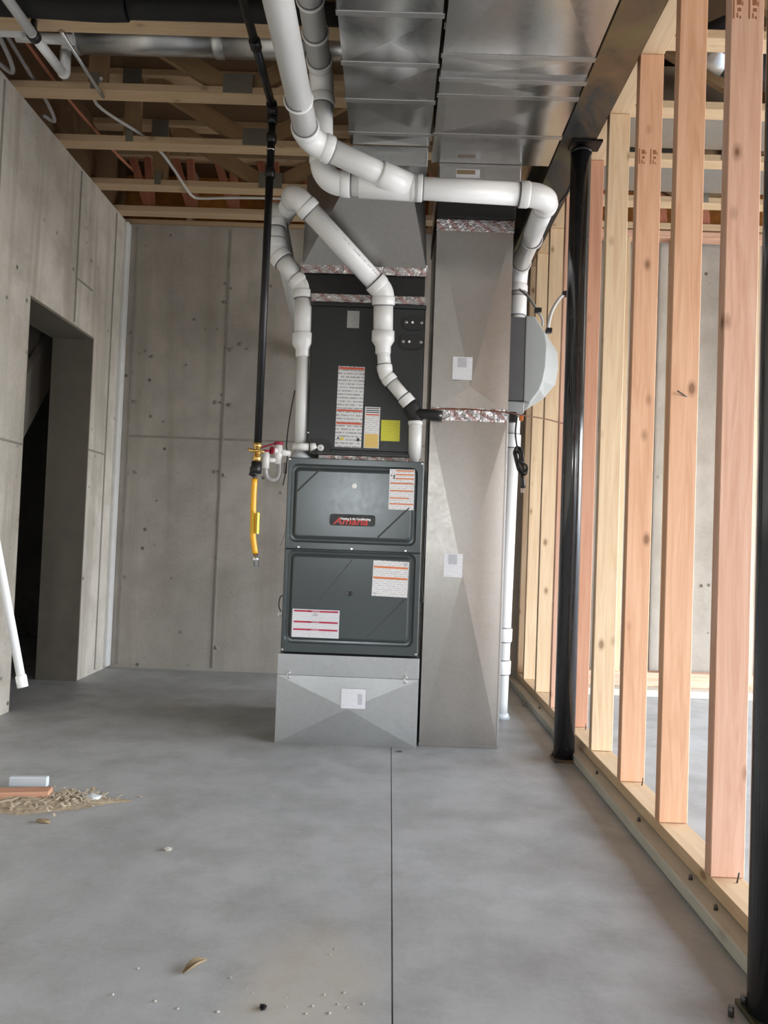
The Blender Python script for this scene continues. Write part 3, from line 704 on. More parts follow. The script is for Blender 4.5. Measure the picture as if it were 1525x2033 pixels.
s3 = sticker('warning_label', -0.4255, -0.2145, 0.472, 0.5975, FY-0.0004, ['paperblue', 'crimson', 'ink', 'white'], [(0.03, 0.97, 0.035, 0.095, 1), (0.03, 0.97, 0.42, 0.48, 1), (0.03, 0.97, 0.69, 0.75, 1), (0.345, 0.365, 0.045, 0.09, 3), (0.345, 0.365, 0.43, 0.475, 3), (0.345, 0.365, 0.70, 0.745, 3), (0.43, 0.46, 0.18, 0.20, 2), (0.51, 0.54, 0.18, 0.20, 2), (0.47, 0.50, 0.125, 0.15, 2), (0.465, 0.505, 0.20, 0.215, 2)], ld, R(0.2), 'wide white sticker with crimson bars')
for v in (0.09, 0.474, 0.744): text('lettering', 'WARNING', (-0.338, FY-0.0019, 0.5975-0.1255*v), 0.0072, 'white', s3)
for x in (FX0+0.012, FX1-0.012): disc('corner_screw', (x, FY+0.021, 1.272), 0.004, 0.003, 'chrome', fu)

# ------------------------------------------------------------------ return box under the furnace
rb = thing('return_plenum_box', 'low galvanized return box with a cross broken front under the furnace', 'plenum box', (-0.166, 3.8, 0))
RX0, RX1, RY = -0.482, 0.150, 3.450
box('box_body', RX0+0.001, RX1-0.001, RY+0.009, 4.16, 0.0, 0.396, 'galvblue', rb)
box('top_strip', RX0, RX1, RY, RY+0.010, 0.304, 0.397, 'galvblue', rb, 0.001)
ax, az = -0.163, 0.165
vs = [(RX0, RY+0.002, 0.0), (RX1, RY+0.002, 0.0), (RX1, RY+0.002, 0.302), (RX0, RY+0.002, 0.302), (ax, RY-0.010, az), (RX0, RY+0.010, 0.0), (RX1, RY+0.010, 0.0), (RX1, RY+0.010, 0.302), (RX0, RY+0.010, 0.302)]
link('filter_door', mesh('filter_door', vs, [(0, 1, 4), (1, 2, 4), (2, 3, 4), (3, 0, 4), (0, 5, 6, 1), (1, 6, 7, 2), (2, 7, 8, 3), (3, 8, 5, 0)]), 'galvblue', rb)
for x, z in ((-0.431, 0.306), (0.088, 0.304)):
    tube('spring_clip', smooth_path([(x-0.006, RY-0.002, z+0.018), (x+0.006, RY-0.010, z+0.010), (x-0.006, RY-0.010, z), (x+0.007, RY-0.008, z-0.012), (x-0.004, RY-0.003, z-0.018)], 4), 0.0032, 'chrome', rb, 8)
sticker('paper_label', -0.1915, -0.0835, 0.168, 0.254, RY-0.0105, ['paperblue', 'greyprint'], [(0.68, 0.86, 0.26, 0.80, 1)], rb, 0, 'white printed label')

# ------------------------------------------------------------------ tall return drop duct
rdp = thing('return_drop_duct', 'tall galvanized return duct with cross broken panels right of the furnace', 'duct', (0.34, 3.8, 0))
DX0, DX1, DY, DB = 0.163, 0.516, 3.50, 4.02
box('duct_body', DX0+0.001, DX1-0.001, DY+0.008, DB, 0.0, 2.40, 'galv2', rdp)
A = (0.333, DY-0.013, 0.778)
vs = [(DX0, DY, 0.012), (DX1, DY, 0.012), (DX1, DY, 1.485), (DX0, DY, 1.485), A, (DX0, DY+0.009, 0.0), (DX1, DY+0.009, 0.0), (DX1, DY+0.009, 1.485), (DX0, DY+0.009, 1.485)]
link('lower_panel', mesh('lower_panel', vs, [(0, 1, 4), (1, 2, 4), (2, 3, 4), (3, 0, 4), (0, 5, 6, 1), (1, 6, 7, 2), (2, 7, 8, 3), (3, 8, 5, 0)]), 'galv2', rdp)
B_ = (0.339, DY-0.016, 1.629)
vs = [(DX0, DY, 1.52), (0.362, DY, 1.52), (DX1, DY, 1.52), (DX1, DY, 2.235), (DX1, DY, 2.40), (DX0, DY, 2.40), B_, (DX0, DY+0.009, 1.52), (DX1, DY+0.009, 1.52), (DX1, DY+0.009, 2.40), (DX0, DY+0.009, 2.40)]
link('upper_panel', mesh('upper_panel', vs, [(6, 5, 4, 3), (6, 3, 2, 1), (6, 1, 0), (6, 0, 5), (0, 7, 8, 2, 1), (2, 8, 9, 4, 3), (4, 9, 10, 5), (5, 10, 7, 0)]), 'galv2', rdp)
box('foil_tape', DX0-0.002, DX1+0.002, DY-0.003, DY+0.004, 1.475, 1.535, 'tape', rdp, 0.001)
box('foil_tape', DX0-0.003, DX1+0.003, DY-0.004, DY+0.004, 2.352, 2.412, 'tape', rdp, 0.001)
box('foil_tape', DX1-0.001, DX1+0.004, DY+0.06, DY+0.085, 1.60, 2.0, 'tape', rdp, 0.001)
box('flex_connector', DX0-0.004, DX1+0.002, DY-0.03, DB, 2.405, 2.484, 'canvas', rdp, 0.004)
box('base_hem', DX0-0.002, DX1+0.002, DY-0.004, DY+0.006, 0.0, 0.016, 'galv2', rdp, 0.001)
box('edge_seam', DX1-0.006, DX1+0.003, DY-0.003, DY+0.010, 0.016, 1.475, 'shiny', rdp, 0.001)
sticker('paper_label', 0.256, 0.345, 1.661, 1.766, DY-0.0165, ['paperblue', 'greyprint'], [(0.24, 0.70, 0.03, 0.45, 1)], rdp, 0, 'upper white printed label')
sticker('paper_label', 0.246, 0.331, 0.764, 0.869, DY-0.0140, ['paperblue', 'greyprint'], [(0.24, 0.70, 0.03, 0.45, 1)], rdp, 0, 'lower white printed label')

# ------------------------------------------------------------------ PVC flues
r3, r2 = 0.0445, 0.0302
va = thing('flue_pipe', 'large white PVC flue running along the ceiling and crossing before both ducts', 'pipe', (0.1, 3.05, 2.3))
pvc_run(va, [(-0.345, -0.8, 2.785), (-0.345, 3.05, 2.785), (-0.327, 3.05, 2.350), (0.585, 3.05, 2.325), (0.640, 4.11, 2.405), (0.628, 4.11, 1.50)], r3, 0.085)
pvc_run(va, [(-0.378, -0.8, 2.435), (-0.368, 2.86, 2.425), (-0.010, 3.035, 2.350)], r3, 0.10)
coupling(va, (-0.372, 2.60, 2.427), (0, 1, 0), r3, 0.012)
coupling(va, (-0.373, 1.95, 2.430), (0, 1, 0), r3, 0.10)
tube('wye_fitting', [(-0.18, 3.05, 2.346), (-0.175, 3.05, 2.346), (0.05, 3.05, 2.340), (0.055, 3.05, 2.340)], [r3*1.1, r3*1.17, r3*1.17, r3*1.1], 'pvcfit', va, 24)
tube('wye_branch', [(-0.098, 2.992, 2.368), (-0.090, 2.996, 2.366), (0.02, 3.046, 2.344)], [r3*1.12, r3*1.18, r3*1.15], 'pvcfit', va, 24)
for x in (0.06, 0.045): coupling(va, (x, 3.05, 2.340), (1, 0, 0), r3*1.03, 0.035)
for y in (2.35, 2.6, 2.78): coupling(va, (-0.345, y, 2.785), (0, 1, 0), r3, 0.012)
coupling(va, (0.618, 3.60, 2.3655), (0.05, 1, 0.075), r3, 0.012)
coupling(va, (0.6365, 4.11, 2.20), (0, 0, 1), r3, 0.10)
# stack below the humidifier down to the floor
pvc_run(va, [(0.628, 4.11, 1.52), (0.608, 4.11, 0.001)], r3)
for z in (1.47, 0.44, 0.27): coupling(va, (0.608+0.0132*z, 4.11, z), (0.0132, 0, 1), r3, 0.07)
tube('floor_collar', [(0.608, 4.11, 0.0), (0.608, 4.11, 0.03)], [r3*1.35, r3*1.1], 'bag', va, 20)

vb = thing('intake_pipe', 'white PVC pipe rising from the left corner of the furnace with a step bend', 'pipe', (-0.425, 3.56, 1.28))
tube('pipe_length', [(-0.428, 3.555, 1.279), (-0.438, 3.555, 1.80)], r2, 'pvc', vb, 24)
tube('reducer', [(-0.437, 3.555, 1.755), (-0.437, 3.555, 1.76), (-0.438, 3.555, 1.79), (-0.439, 3.555, 1.815), (-0.439, 3.555, 1.862), (-0.439, 3.555, 1.866)], [r2*1.1, r2*1.17, r2*1.2, r3*1.17, r3*1.17, r3*1.1], 'pvcfit', vb, 24)
pvc_run(vb, [(-0.439, 3.555, 1.85), (-0.444, 3.555, 2.085), (-0.585, 3.56, 2.250), (-0.600, 3.56, 2.47), (-0.620, 5.14, 2.15)], r3, 0.06)
tube('roof_boot', [(-0.428, 3.555, 1.279), (-0.428, 3.555, 1.300), (-0.428, 3.555, 1.312)], [0.05, 0.036, 0.031], 'bag', vb, 20)

vc = thing('exhaust_pipe', 'white PVC pipe slanting across the coil cabinet from the black rubber tee', 'pipe', (0.10, 3.50, 1.28))
tube('pipe_length', [(0.100, 3.53, 1.279), (0.095, 3.49, 1.468)], r2, 'pvc', vc, 24)
tube('pipe_cap_ring', [(0.095, 3.49, 1.448), (0.095, 3.49, 1.466)], r2*1.12, 'pvcfit', vc, 24)
bo = tube('rubber_boot', [(0.095, 3.49, 1.462), (0.094, 3.488, 1.495), (0.074, 3.486, 1.530), (0.062, 3.485, 1.545)], [r2*1.1, r2*1.2, r2*1.2, r2*1.08], 'rubber', vc, 24)
tube('boot_branch', [(0.09, 3.475, 1.500), (0.19, 3.466, 1.492), (0.215, 3.466, 1.490)], 0.0235, 'rubber', bo, 16)
disc('branch_stud', (0.205, 3.444, 1.488), 0.006, 0.004, 'chrome', bo)
pvc_run(vc, [(0.070, 3.486, 1.538), (-0.050, 3.483, 1.672), (-0.066, 3.482, 1.80)], r2, 0.05, 0.028)
coupling(vc, (0.052, 3.4855, 1.558), (-0.12, 0, 0.134), r2, 0.04)
tube('reducer', [(-0.064, 3.482, 1.765), (-0.064, 3.482, 1.77), (-0.065, 3.480, 1.80), (-0.066, 3.476, 1.825), (-0.067, 3.470, 1.868), (-0.067, 3.469, 1.872)], [r2*1.1, r2*1.17, r2*1.2, r3*1.17, r3*1.17, r3*1.1], 'pvcfit', vc, 24)
pvc_run(vc, [(-0.067, 3.472, 1.86), (-0.071, 3.430, 2.038), (-0.464, 3.26, 2.392), (-0.800, 4.60, 2.680)], r3, 0.06)
# printed line along the slanting pipe
p0, p1 = Vector((-0.123, 3.4075, 2.085)), Vector((-0.385, 3.294, 2.321)); dd = (p1-p0).normalized(); nrm = Vector((0.35, -1, 0.35)); nrm = (nrm-dd*nrm.dot(dd)).normalized()
vs = []; fs = []
for k in range(34):
    if random.random() < 0.25: continue
    a = p0+(p1-p0)*(k/34)+nrm*(r3+0.0006); b = a+(p1-p0)*(random.uniform(0.4, 0.8)/34); s = nrm.cross(dd)*0.0025; q = len(vs)
    vs += [a+s, b+s, b-s, a-s]; fs.append((q, q+1, q+2, q+3))
mk = link('printed_marking', mesh('printed_marking', vs, fs), 'greyprint', vc); mk['kind'] = 'stuff'

# ------------------------------------------------------------------ gas line
gp = thing('gas_pipe', 'black iron gas pipe dropping from the ceiling left of the furnace', 'pipe', (-0.585, 3.3, 1.29))
rg = 0.0167
tube('pipe_run', [(-0.583, -0.5, 2.79), (-0.583, 2.86, 2.79)], rg, 'iron', gp); tube('pipe_run', [(-0.583, 2.87, 2.79), (-0.583, 3.27, 2.79)], rg, 'iron', gp)
tube('coupling', [(-0.583, 2.84, 2.79), (-0.583, 2.845, 2.79), (-0.583, 2.885, 2.79), (-0.583, 2.89, 2.79)], [rg, rg*1.35, rg*1.35, rg], 'iron', gp)
arc = fillet((-0.583, 3.0, 2.79), (-0.583, 3.30, 2.79), (-0.583, 3.30, 2.0), 0.035)[0]
tube('elbow', arc, rg*1.4, 'iron', gp)
tube('pipe_drop', [(-0.583, 3.30, 2.76), (-0.5855, 3.30, 1.318)], rg, 'iron', gp)
for z in (2.74, 2.655, 2.50): tube('coupling', [(-0.583, 3.30, z-0.022), (-0.583, 3.30, z-0.018), (-0.583, 3.30, z+0.018), (-0.583, 3.30, z+0.022)], [rg, rg*1.35, rg*1.35, rg], 'iron', gp)
tube('coupling_band', [(-0.583, 3.30, 2.598), (-0.583, 3.30, 2.604)], rg*1.2, 'chrome', gp)
box('pipe_hanger', -0.588, -0.578, 2.615, 2.635, 2.80, 3.0, 'plate', gp)
gv = thing('gas_valve', 'brass gas shutoff valve at the foot of the black gas pipe', 'valve', (-0.587, 3.3, 1.2))
tube('valve_body', [(-0.587, 3.30, 1.318), (-0.587, 3.30, 1.300), (-0.587, 3.30, 1.296), (-0.587, 3.30, 1.262), (-0.587, 3.30, 1.258), (-0.587, 3.30, 1.235)], [0.019, 0.019, 0.014, 0.017, 0.020, 0.020], 'brass', gv, 8)
tube('valve_handle', smooth_path([(-0.618, 3.272, 1.286), (-0.60, 3.262, 1.280), (-0.575, 3.262, 1.281), (-0.552, 3.268, 1.276)], 4), 0.007, 'brass', gv, 8)
tube('union_nut', [(-0.588, 3.30, 1.236), (-0.588, 3.30, 1.215), (-0.590, 3.30, 1.210), (-0.591, 3.30, 1.186)], [0.023, 0.023, 0.026, 0.025], 'iron', gv, 8)
tube('side_outlet', [(-0.592, 3.30, 1.200), (-0.606, 3.298, 1.172)], [0.02, 0.016], 'iron', gv, 8)
gc = thing('gas_connector_hose', 'yellow coated flexible gas hose hanging loose with a yellow tag', 'hose', (-0.57, 3.3, 0.78))
hp = smooth_path([(-0.593, 3.30, 1.162), (-0.594, 3.30, 1.08), (-0.592, 3.30, 0.98), (-0.590, 3.30, 0.92), (-0.577, 3.30, 0.842)], 6)
tube('yellow_sleeve', hp, 0.0125, 'yellow', gc, 16)
tube('end_fitting', [(-0.592, 3.30, 1.190), (-0.592, 3.30, 1.180), (-0.593, 3.30, 1.178), (-0.593, 3.30, 1.160)], [0.010, 0.0115, 0.0085, 0.010], 'chrome', gc, 8)
tube('end_fitting', [(-0.576, 3.30, 0.845), (-0.575, 3.30, 0.828), (-0.574, 3.30, 0.826), (-0.573, 3.30, 0.812), (-0.572, 3.30, 0.810), (-0.570, 3.30, 0.785)], [0.009, 0.009, 0.0145, 0.0145, 0.011, 0.011], 'chrome', gc, 8)
vs = []; N = 12
for k in range(N+1):
    a = R(-150+300*k/N); 
    for z in (1.022, 0.932): vs.append((-0.577+0.016*math.sin(a)*1.0, 3.282+0.012*math.cos(a), z-0.006*(k/N)))
link('paper_tag', mesh('paper_tag', vs, [(2*k, 2*k+1, 2*k+3, 2*k+2) for k in range(N)]), 'tag', gc, smooth=True)

# ------------------------------------------------------------------ condensate trap
tp = thing('condensate_trap', 'white plastic condensate trap with red primer and a clear looped hose', 'trap', (-0.545, 3.5, 1.16))
tube('trap_leg', [(-0.573, 3.46, 1.222), (-0.573, 3.46, 1.298)], 0.0145, 'whitepl', tp); tube('primer_ring', [(-0.573, 3.46, 1.296), (-0.573, 3.46, 1.306)], 0.017, 'purple', tp)
tube('trap_leg', [(-0.522, 3.48, 1.245), (-0.522, 3.48, 1.335)], 0.0175, 'whitepl', tp); tube('primer_ring', [(-0.522, 3.48, 1.333), (-0.522, 3.48, 1.347)], 0.021, 'purple', tp)
tube('cross_arm', [(-0.573, 3.46, 1.262), (-0.522, 3.48, 1.262)], 0.011, 'whitepl', tp); tube('drain_arm', [(-0.522, 3.48, 1.300), (-0.472, 3.50, 1.296)], [0.017, 0.014], 'whitepl', tp)
tube('side_port', [(-0.522, 3.48, 1.305), (-0.546, 3.458, 1.305)], [0.013, 0.014], 'whitepl', tp); tube('primer_ring', [(-0.545, 3.459, 1.305), (-0.551, 3.454, 1.305)], 0.018, 'purple', tp)
tube('primer_drip', smooth_path([(-0.530, 3.478, 1.342), (-0.575, 3.47, 1.326), (-0.612, 3.46, 1.310)], 4), 0.004, 'purple', tp, 8)
tube('looped_hose', smooth_path([(-0.573, 3.46, 1.235), (-0.573, 3.46, 1.205), (-0.563, 3.465, 1.180), (-0.540, 3.47, 1.172), (-0.520, 3.478, 1.185), (-0.514, 3.48, 1.215), (-0.515, 3.48, 1.255)], 6), 0.0115, 'hose', tp, 14)
tube('hose_barb', [(-0.490, 3.49, 1.255), (-0.490, 3.49, 1.205)], 0.008, 'hose', tp, 10)
tube('coil_drain_elbow', fillet((-0.452, 3.50, 1.334), (-0.366, 3.50, 1.330), (-0.366, 3.56, 1.330), 0.02)[0][:1]+[(-0.46, 3.50, 1.332)], 0.017, 'whitepl', tp)
tube('coil_drain_end', [(-0.380, 3.498, 1.331), (-0.366, 3.498, 1.331), (-0.360, 3.500, 1.322)], [0.019, 0.021, 0.013], 'whitepl', tp)

# ------------------------------------------------------------------ humidifier
hu = thing('humidifier', 'grey duct humidifier with a bulging cover on the side of the tall return duct', 'humidifier', (0.62, 3.78, 1.59))
box('housing', DX1+0.001, 0.604, 3.622, 3.99, 1.602, 2.000, 'greydk', hu, 0.004)
front = [(0.604, 2.006), (0.646, 2.006), (0.697, 1.930), (0.708, 1.870), (0.706, 1.769), (0.694, 1.696), (0.681, 1.655), (0.635, 1.589), (0.604, 1.600)]
bulge = [(0.604, 2.012), (0.668, 2.010), (0.725, 1.950), (0.792, 1.880), (0.799, 1.800), (0.787, 1.715), (0.735, 1.650), (0.650, 1.592), (0.604, 1.590)]
vs = []; fs = []
for (prof_, y) in ((front, 3.618), (bulge, 3.78), (bulge, 3.84), (front, 3.992)): vs += [(p[0], y, p[1]) for p in prof_]
n9 = len(front)
for i in range(3):
    for k in range(n9): k2 = (k+1) % n9; fs.append((i*n9+k, i*n9+k2, (i+1)*n9+k2, (i+1)*n9+k))
fs += [tuple(range(n9)), tuple(range(4*n9-1, 3*n9-1, -1))]
cv = link('cover', mesh('cover', vs, fs), 'greypl', hu, label='light grey bulging cover')
m = cv.modifiers.new('soft_edges', 'BEVEL'); m.width = 0.006; m.segments = 3; m.limit_method = 'ANGLE'; m.angle_limit = R(25)
box('drain_pan', DX1+0.001, 0.612, 3.635, 3.97, 1.545, 1.600, 'greypl', hu, 0.004)
box('mounting_foot', 0.545, 0.575, 3.628, 3.66, 1.50, 1.548, 'black', hu, 0.003)
h1 = thing('water_tube', 'clear water tube clipped down to the humidifier cover from behind the white pipe', 'tube', (0.66, 3.7, 2.0))
tube('tube_run', smooth_path([(0.628, 3.98, 2.25), (0.64, 3.80, 2.16), (0.655, 3.72, 2.095), (0.672, 3.68, 2.045), (0.69, 3.67, 2.012), (0.700, 3.70, 1.985)], 6), 0.0065, 'cable', h1, 10)
box('tube_clip', 0.655, 0.687, 3.662, 3.692, 2.040, 2.062, 'black', h1, 0.003)
h2 = thing('water_tube', 'clear water tube arching from the humidifier cover to the stud behind the column', 'tube', (0.72, 3.66, 1.95))
tube('tube_run', smooth_path([(0.715, 3.72, 1.935), (0.718, 3.67, 1.952), (0.722, 3.66, 1.990), (0.735, 3.66, 2.044), (0.762, 3.655, 2.096), (0.795, 3.650, 2.132), (0.835, 3.64, 2.152), (0.880, 3.636, 2.165)], 6), 0.0085, 'cable', h2, 10)
for (x, z) in ((0.722, 1.95), (0.795, 2.130)): box('tube_clip', x-0.014, x+0.014, 3.640, 3.676, z-0.012, z+0.010, 'black', h2, 0.003)
pc = thing('power_cord', 'black power cord hanging in a bundled coil beside the white pipe', 'cord', (0.58, 3.56, 1.18))
tube('cord_lead', smooth_path([(0.575, 3.64, 1.545), (0.568, 3.57, 1.505), (0.562, 3.555, 1.436), (0.570, 3.55, 1.377), (0.580, 3.55, 1.345)], 6), 0.004, 'black', pc, 8)
for k in range(5):
    w, ox, oy = 0.017+0.005*math.sin(k*2.1), 0.006*math.cos(k*1.7), 0.004*k
    top, bot = 1.372-0.008*(k % 3), 1.245+0.012*(k % 2)
    pts = [(0.575+ox-w*0.9, 3.545+oy, top-0.02), (0.565+ox, 3.545+oy, top), (0.582+ox+w*0.3, 3.545+oy, top-0.015), (0.588+ox+w*0.6, 3.545+oy, 1.30), (0.600+ox+w*0.9, 3.545+oy, bot+0.03), (0.600+ox+w*0.4, 3.545+oy, bot), (0.585+ox, 3.545+oy, bot+0.02), (0.576+ox-w*0.2, 3.545+oy, 1.30), (0.575+ox-w*0.9, 3.545+oy, top-0.02)]
    tube('cord_loop', smooth_path(pts, 5), 0.004, 'black', pc, 8)
tube('cord_tie', [(0.572, 3.535, 1.305), (0.606, 3.535, 1.300)], 0.006, 'black', pc, 8)
tube('plug', [(0.598, 3.55, 1.245), (0.600, 3.55, 1.225), (0.603, 3.55, 1.205), (0.604, 3.55, 1.182)], [0.007, 0.009, 0.012, 0.012], 'black', pc, 10)
for dx in (-0.008, 0.0, 0.008): box('plug_prong', 0.604+dx-0.0025, 0.604+dx+0.0025, 3.547, 3.553, 1.160, 1.182, 'chrome', pc)
tw = thing('thermostat_wire', 'thin brown wire pulled across the return duct to the stud wall', 'wire', (0.5, 3.47, 1.5))
tube('wire_run', smooth_path([(0.168, 3.485, 1.505), (0.172, 3.476, 1.520), (0.33, 3.478, 1.527), (0.503, 3.478, 1.519), (0.562, 3.49, 1.512), (0.70, 3.57, 1.510), (0.865, 3.64, 1.487)], 6), 0.0032, 'wire', tw, 8)
box('wire_nut', 0.570, 0.588, 3.502, 3.520, 1.488, 1.512, 'orangepl', tw, 0.004)
def loose(name, label, pts, r, mat, cat='wire'):
    o = link(name, sweep_mesh(name, smooth_path(pts, 6), r, 8), mat); return setp(o, label, cat)
loose('overhead_wire', 'black wire strung beside the white flue toward the steel column', [(0.800, 3.50, 2.705), (0.772, 3.46, 2.60), (0.755, 3.50, 2.545), (0.741, 3.65, 2.550), (0.716, 3.9, 2.54), (0.715, 4.3, 2.558), (0.70, 4.9, 2.62), (0.69, 5.14, 2.62)], 0.006, 'black')
loose('control_wire', 'black wire beside the left white pipe down to the furnace corner', [(-0.470, 3.56, 1.60), (-0.486, 3.55, 1.48), (-0.492, 3.52, 1.36), (-0.488, 3.50, 1.318), (-0.470, 3.49, 1.300)], 0.003, 'black')
loose('control_wire', 'black wire end hanging against the upper left edge of the furnace', [(-0.482, 3.49, 1.290), (-0.485, 3.48, 1.22), (-0.494, 3.47, 1.15)], 0.0025, 'black')
loose('control_wire', 'white wire curling out of the left side of the furnace', [(-0.470, 3.60, 0.99), (-0.482, 3.56, 0.975), (-0.486, 3.53, 0.93), (-0.500, 3.51, 0.885), (-0.508, 3.50, 0.872)], 0.003, 'cable')
loose('control_wire', 'thin dark wire looping in the gap between furnace and return duct', [(0.150, 3.50, 1.46), (0.153, 3.49, 1.20), (0.156, 3.485, 0.95), (0.153, 3.485, 0.72), (0.158, 3.48, 0.655), (0.150, 3.47, 0.645), (0.144, 3.49, 0.66)], 0.0018, 'black')
fp = thing('furnace_plug', 'small white knockout plug with a black wire low on the left furnace side', 'plug', (-0.49, 3.56, 0.555))
tube('plug_body', [(-0.473, 3.56, 0.565), (-0.500, 3.56, 0.560), (-0.505, 3.56, 0.560)], [0.013, 0.013, 0.009], 'whitepl', fp)
tube('wire_lead', smooth_path([(-0.476, 3.54, 0.650), (-0.495, 3.54, 0.640), (-0.500, 3.54, 0.600), (-0.492, 3.55, 0.575)], 5), 0.0025, 'black', fp, 8)

# ------------------------------------------------------------------ small runs under the ceiling, left
pl = thing('drain_line', 'white PVC drain line hung along the ceiling at the upper left', 'pipe', (-1.54, 3.0, 2.93))
tube('pipe_length', [(-1.542, 0.2, 2.935), (-1.535, 3.05, 2.930)], 0.021, 'pvc', pl); tube('pipe_length', [(-1.535, 3.05, 2.930), (-1.520, 3.30, 2.925)], 0.0205, 'pvc', pl)
tube('pipe_clamp', [(-1.535, 3.055, 2.930), (-1.534, 3.085, 2.930)], 0.026, 'black', pl); box('clamp_tab', -1.545, -1.528, 3.06, 3.08, 2.945, 3.0, 'black', pl)
tube('end_elbow', fillet((-1.52, 3.2, 2.925), (-1.518, 3.33, 2.925), (-1.518, 3.33, 3.2), 0.02)[0]+[(-1.518, 3.33, 3.03)], 0.024, 'pvcfit', pl)
tube('tee_branch', [(-1.86, 3.22, 3.045), (-1.66, 3.22, 3.045)], 0.024, 'pvc', pl); tube('tee_branch', [(-1.70, 3.25, 3.04), (-1.45, 3.25, 3.035)], 0.022, 'pvc', pl)
tube('riser', [(-1.518, 3.33, 3.0), (-1.518, 3.33, 3.39)], 0.021, 'pvc', pl)
cd = setp(link('metal_conduit', sweep_mesh('metal_conduit', [(-1.452, 3.13, 2.992), (-1.452, 3.56, 2.989), (-1.450, 3.60, 2.985)], 0.0085, 10), 'shiny'), 'thin steel conduit tacked under the second ceiling truss', 'conduit')
loose('ceiling_cable', 'grey cable sagging between the trusses to the back wall', [(-1.452, 3.57, 3.06), (-1.56, 3.79, 3.06), (-1.43, 4.08, 3.062), (-1.376, 4.25, 3.058), (-1.35, 4.44, 3.045), (-1.315, 4.56, 3.0), (-1.295, 4.66, 2.988), (-1.24, 4.68, 2.985), (-1.0, 4.665, 2.99), (-0.62, 4.655, 2.99)], 0.0085, 'cable', 'cable')
loose('wall_cable', 'pale cable loop drooping over the top of the left wall', [(-1.80, 2.90, 3.10), (-1.775, 3.15, 3.06), (-1.77, 3.33, 3.00), (-1.80, 3.42, 2.985), (-1.85, 3.40, 3.012)], 0.011, 'hose', 'cable')
loose('wall_cable', 'pale cable loop behind the second truss along the left wall', [(-1.80, 3.32, 3.12), (-1.79, 3.55, 3.07), (-1.785, 3.74, 3.03), (-1.79, 3.84, 2.992), (-1.84, 3.82, 3.008)], 0.010, 'hose', 'cable')
loose('red_water_line', 'red plastic water line along the left wall top', [(-1.76, 2.9, 3.16), (-1.75, 3.3, 3.14), (-1.72, 3.8, 3.10), (-1.68, 4.3, 3.10), (-1.64, 4.6, 3.10)], 0.008, 'redweb', 'pipe')
ro = thing('hanging_pipe', 'thin white PVC pipe end hanging at the left edge before the wall', 'pipe', (-1.006, 2.1455, 0.478))
tube('pipe_length', [(-1.612, 2.1455, 2.985), (-1.012, 2.1455, 0.503)], 0.0115, 'pvc', ro); tube('end_cap', [(-1.014, 2.1455, 0.512), (-1.013, 2.1455, 0.508), (-1.006, 2.1455, 0.478)], [0.0120, 0.0145, 0.0145], 'pvcfit', ro)
box('pipe_strap', -1.64, -1.59, 2.125, 2.165, 2.975, 3.0, 'plate', ro)

# ------------------------------------------------------------------ next room: ducts seen between the studs
nd = thing('branch_duct', 'grey galvanized duct crossing the ceiling of the next room, nearer of two', 'duct', (2.8, 3.9, 2.9), 'ducts in the next room')
box('duct_section', 1.02, 2.6, 3.72, 4.02, 3.045, 3.30, 'galv', nd, 0.003); box('duct_section', 2.61, 4.7, 3.72, 4.02, 3.045, 3.30, 'galv', nd, 0.003)
nd2 = thing('branch_duct', 'grey green galvanized duct crossing the ceiling of the next room, farther of two', 'duct', (2.8, 4.4, 2.9), 'ducts in the next room')
for (x0, x1) in ((1.02, 1.60), (1.605, 2.2), (2.205, 3.2), (3.205, 4.7)): box('duct_section', x0, x1, 4.22, 4.52, 3.045, 3.32, 'galvblue', nd2, 0.003)
fd = thing('flex_duct', 'black sleeved flexible duct drooping from the ceiling of the next room', 'duct', (1.5, 3.3, 2.95))
tube('duct_sleeve', smooth_path([(1.35, 3.30, 3.25), (1.42, 3.36, 3.12), (1.62, 3.36, 3.10), (1.9, 3.36, 3.13), (2.6, 3.36, 3.14)], 6), 0.075, 'insul', fd, 20)
tube('metal_boot', [(1.30, 3.36, 3.16), (1.42, 3.36, 3.12)], [0.06, 0.08], 'galv', fd, 20)

# ------------------------------------------------------------------ stairs beyond the doorway
sr = thing('staircase', 'dark wooden staircase seen through the doorway', 'stairs', (-2.75, 4.8, 0))
def stringer(x): 
    pts = [(3.16, 0.0), (3.50, 0.0), (6.13, 3.10), (5.79, 3.10)]
    prism('stringer', pts, 'x', x, x-0.04, 'greyboard', sr)
stringer(-2.30); stringer(-3.24)
for k in range(13):
    y, z = 3.22+0.195*k, 0.02+0.230*k
    box('tread', -3.235, -2.345, y, y+0.23, z+0.10, z+0.138, 'greyboard', sr, 0.003)
    if k < 12: box('riser', -3.235, -2.345, y+0.20, y+0.218, z+0.14, z+0.328, 'greyboard', sr)

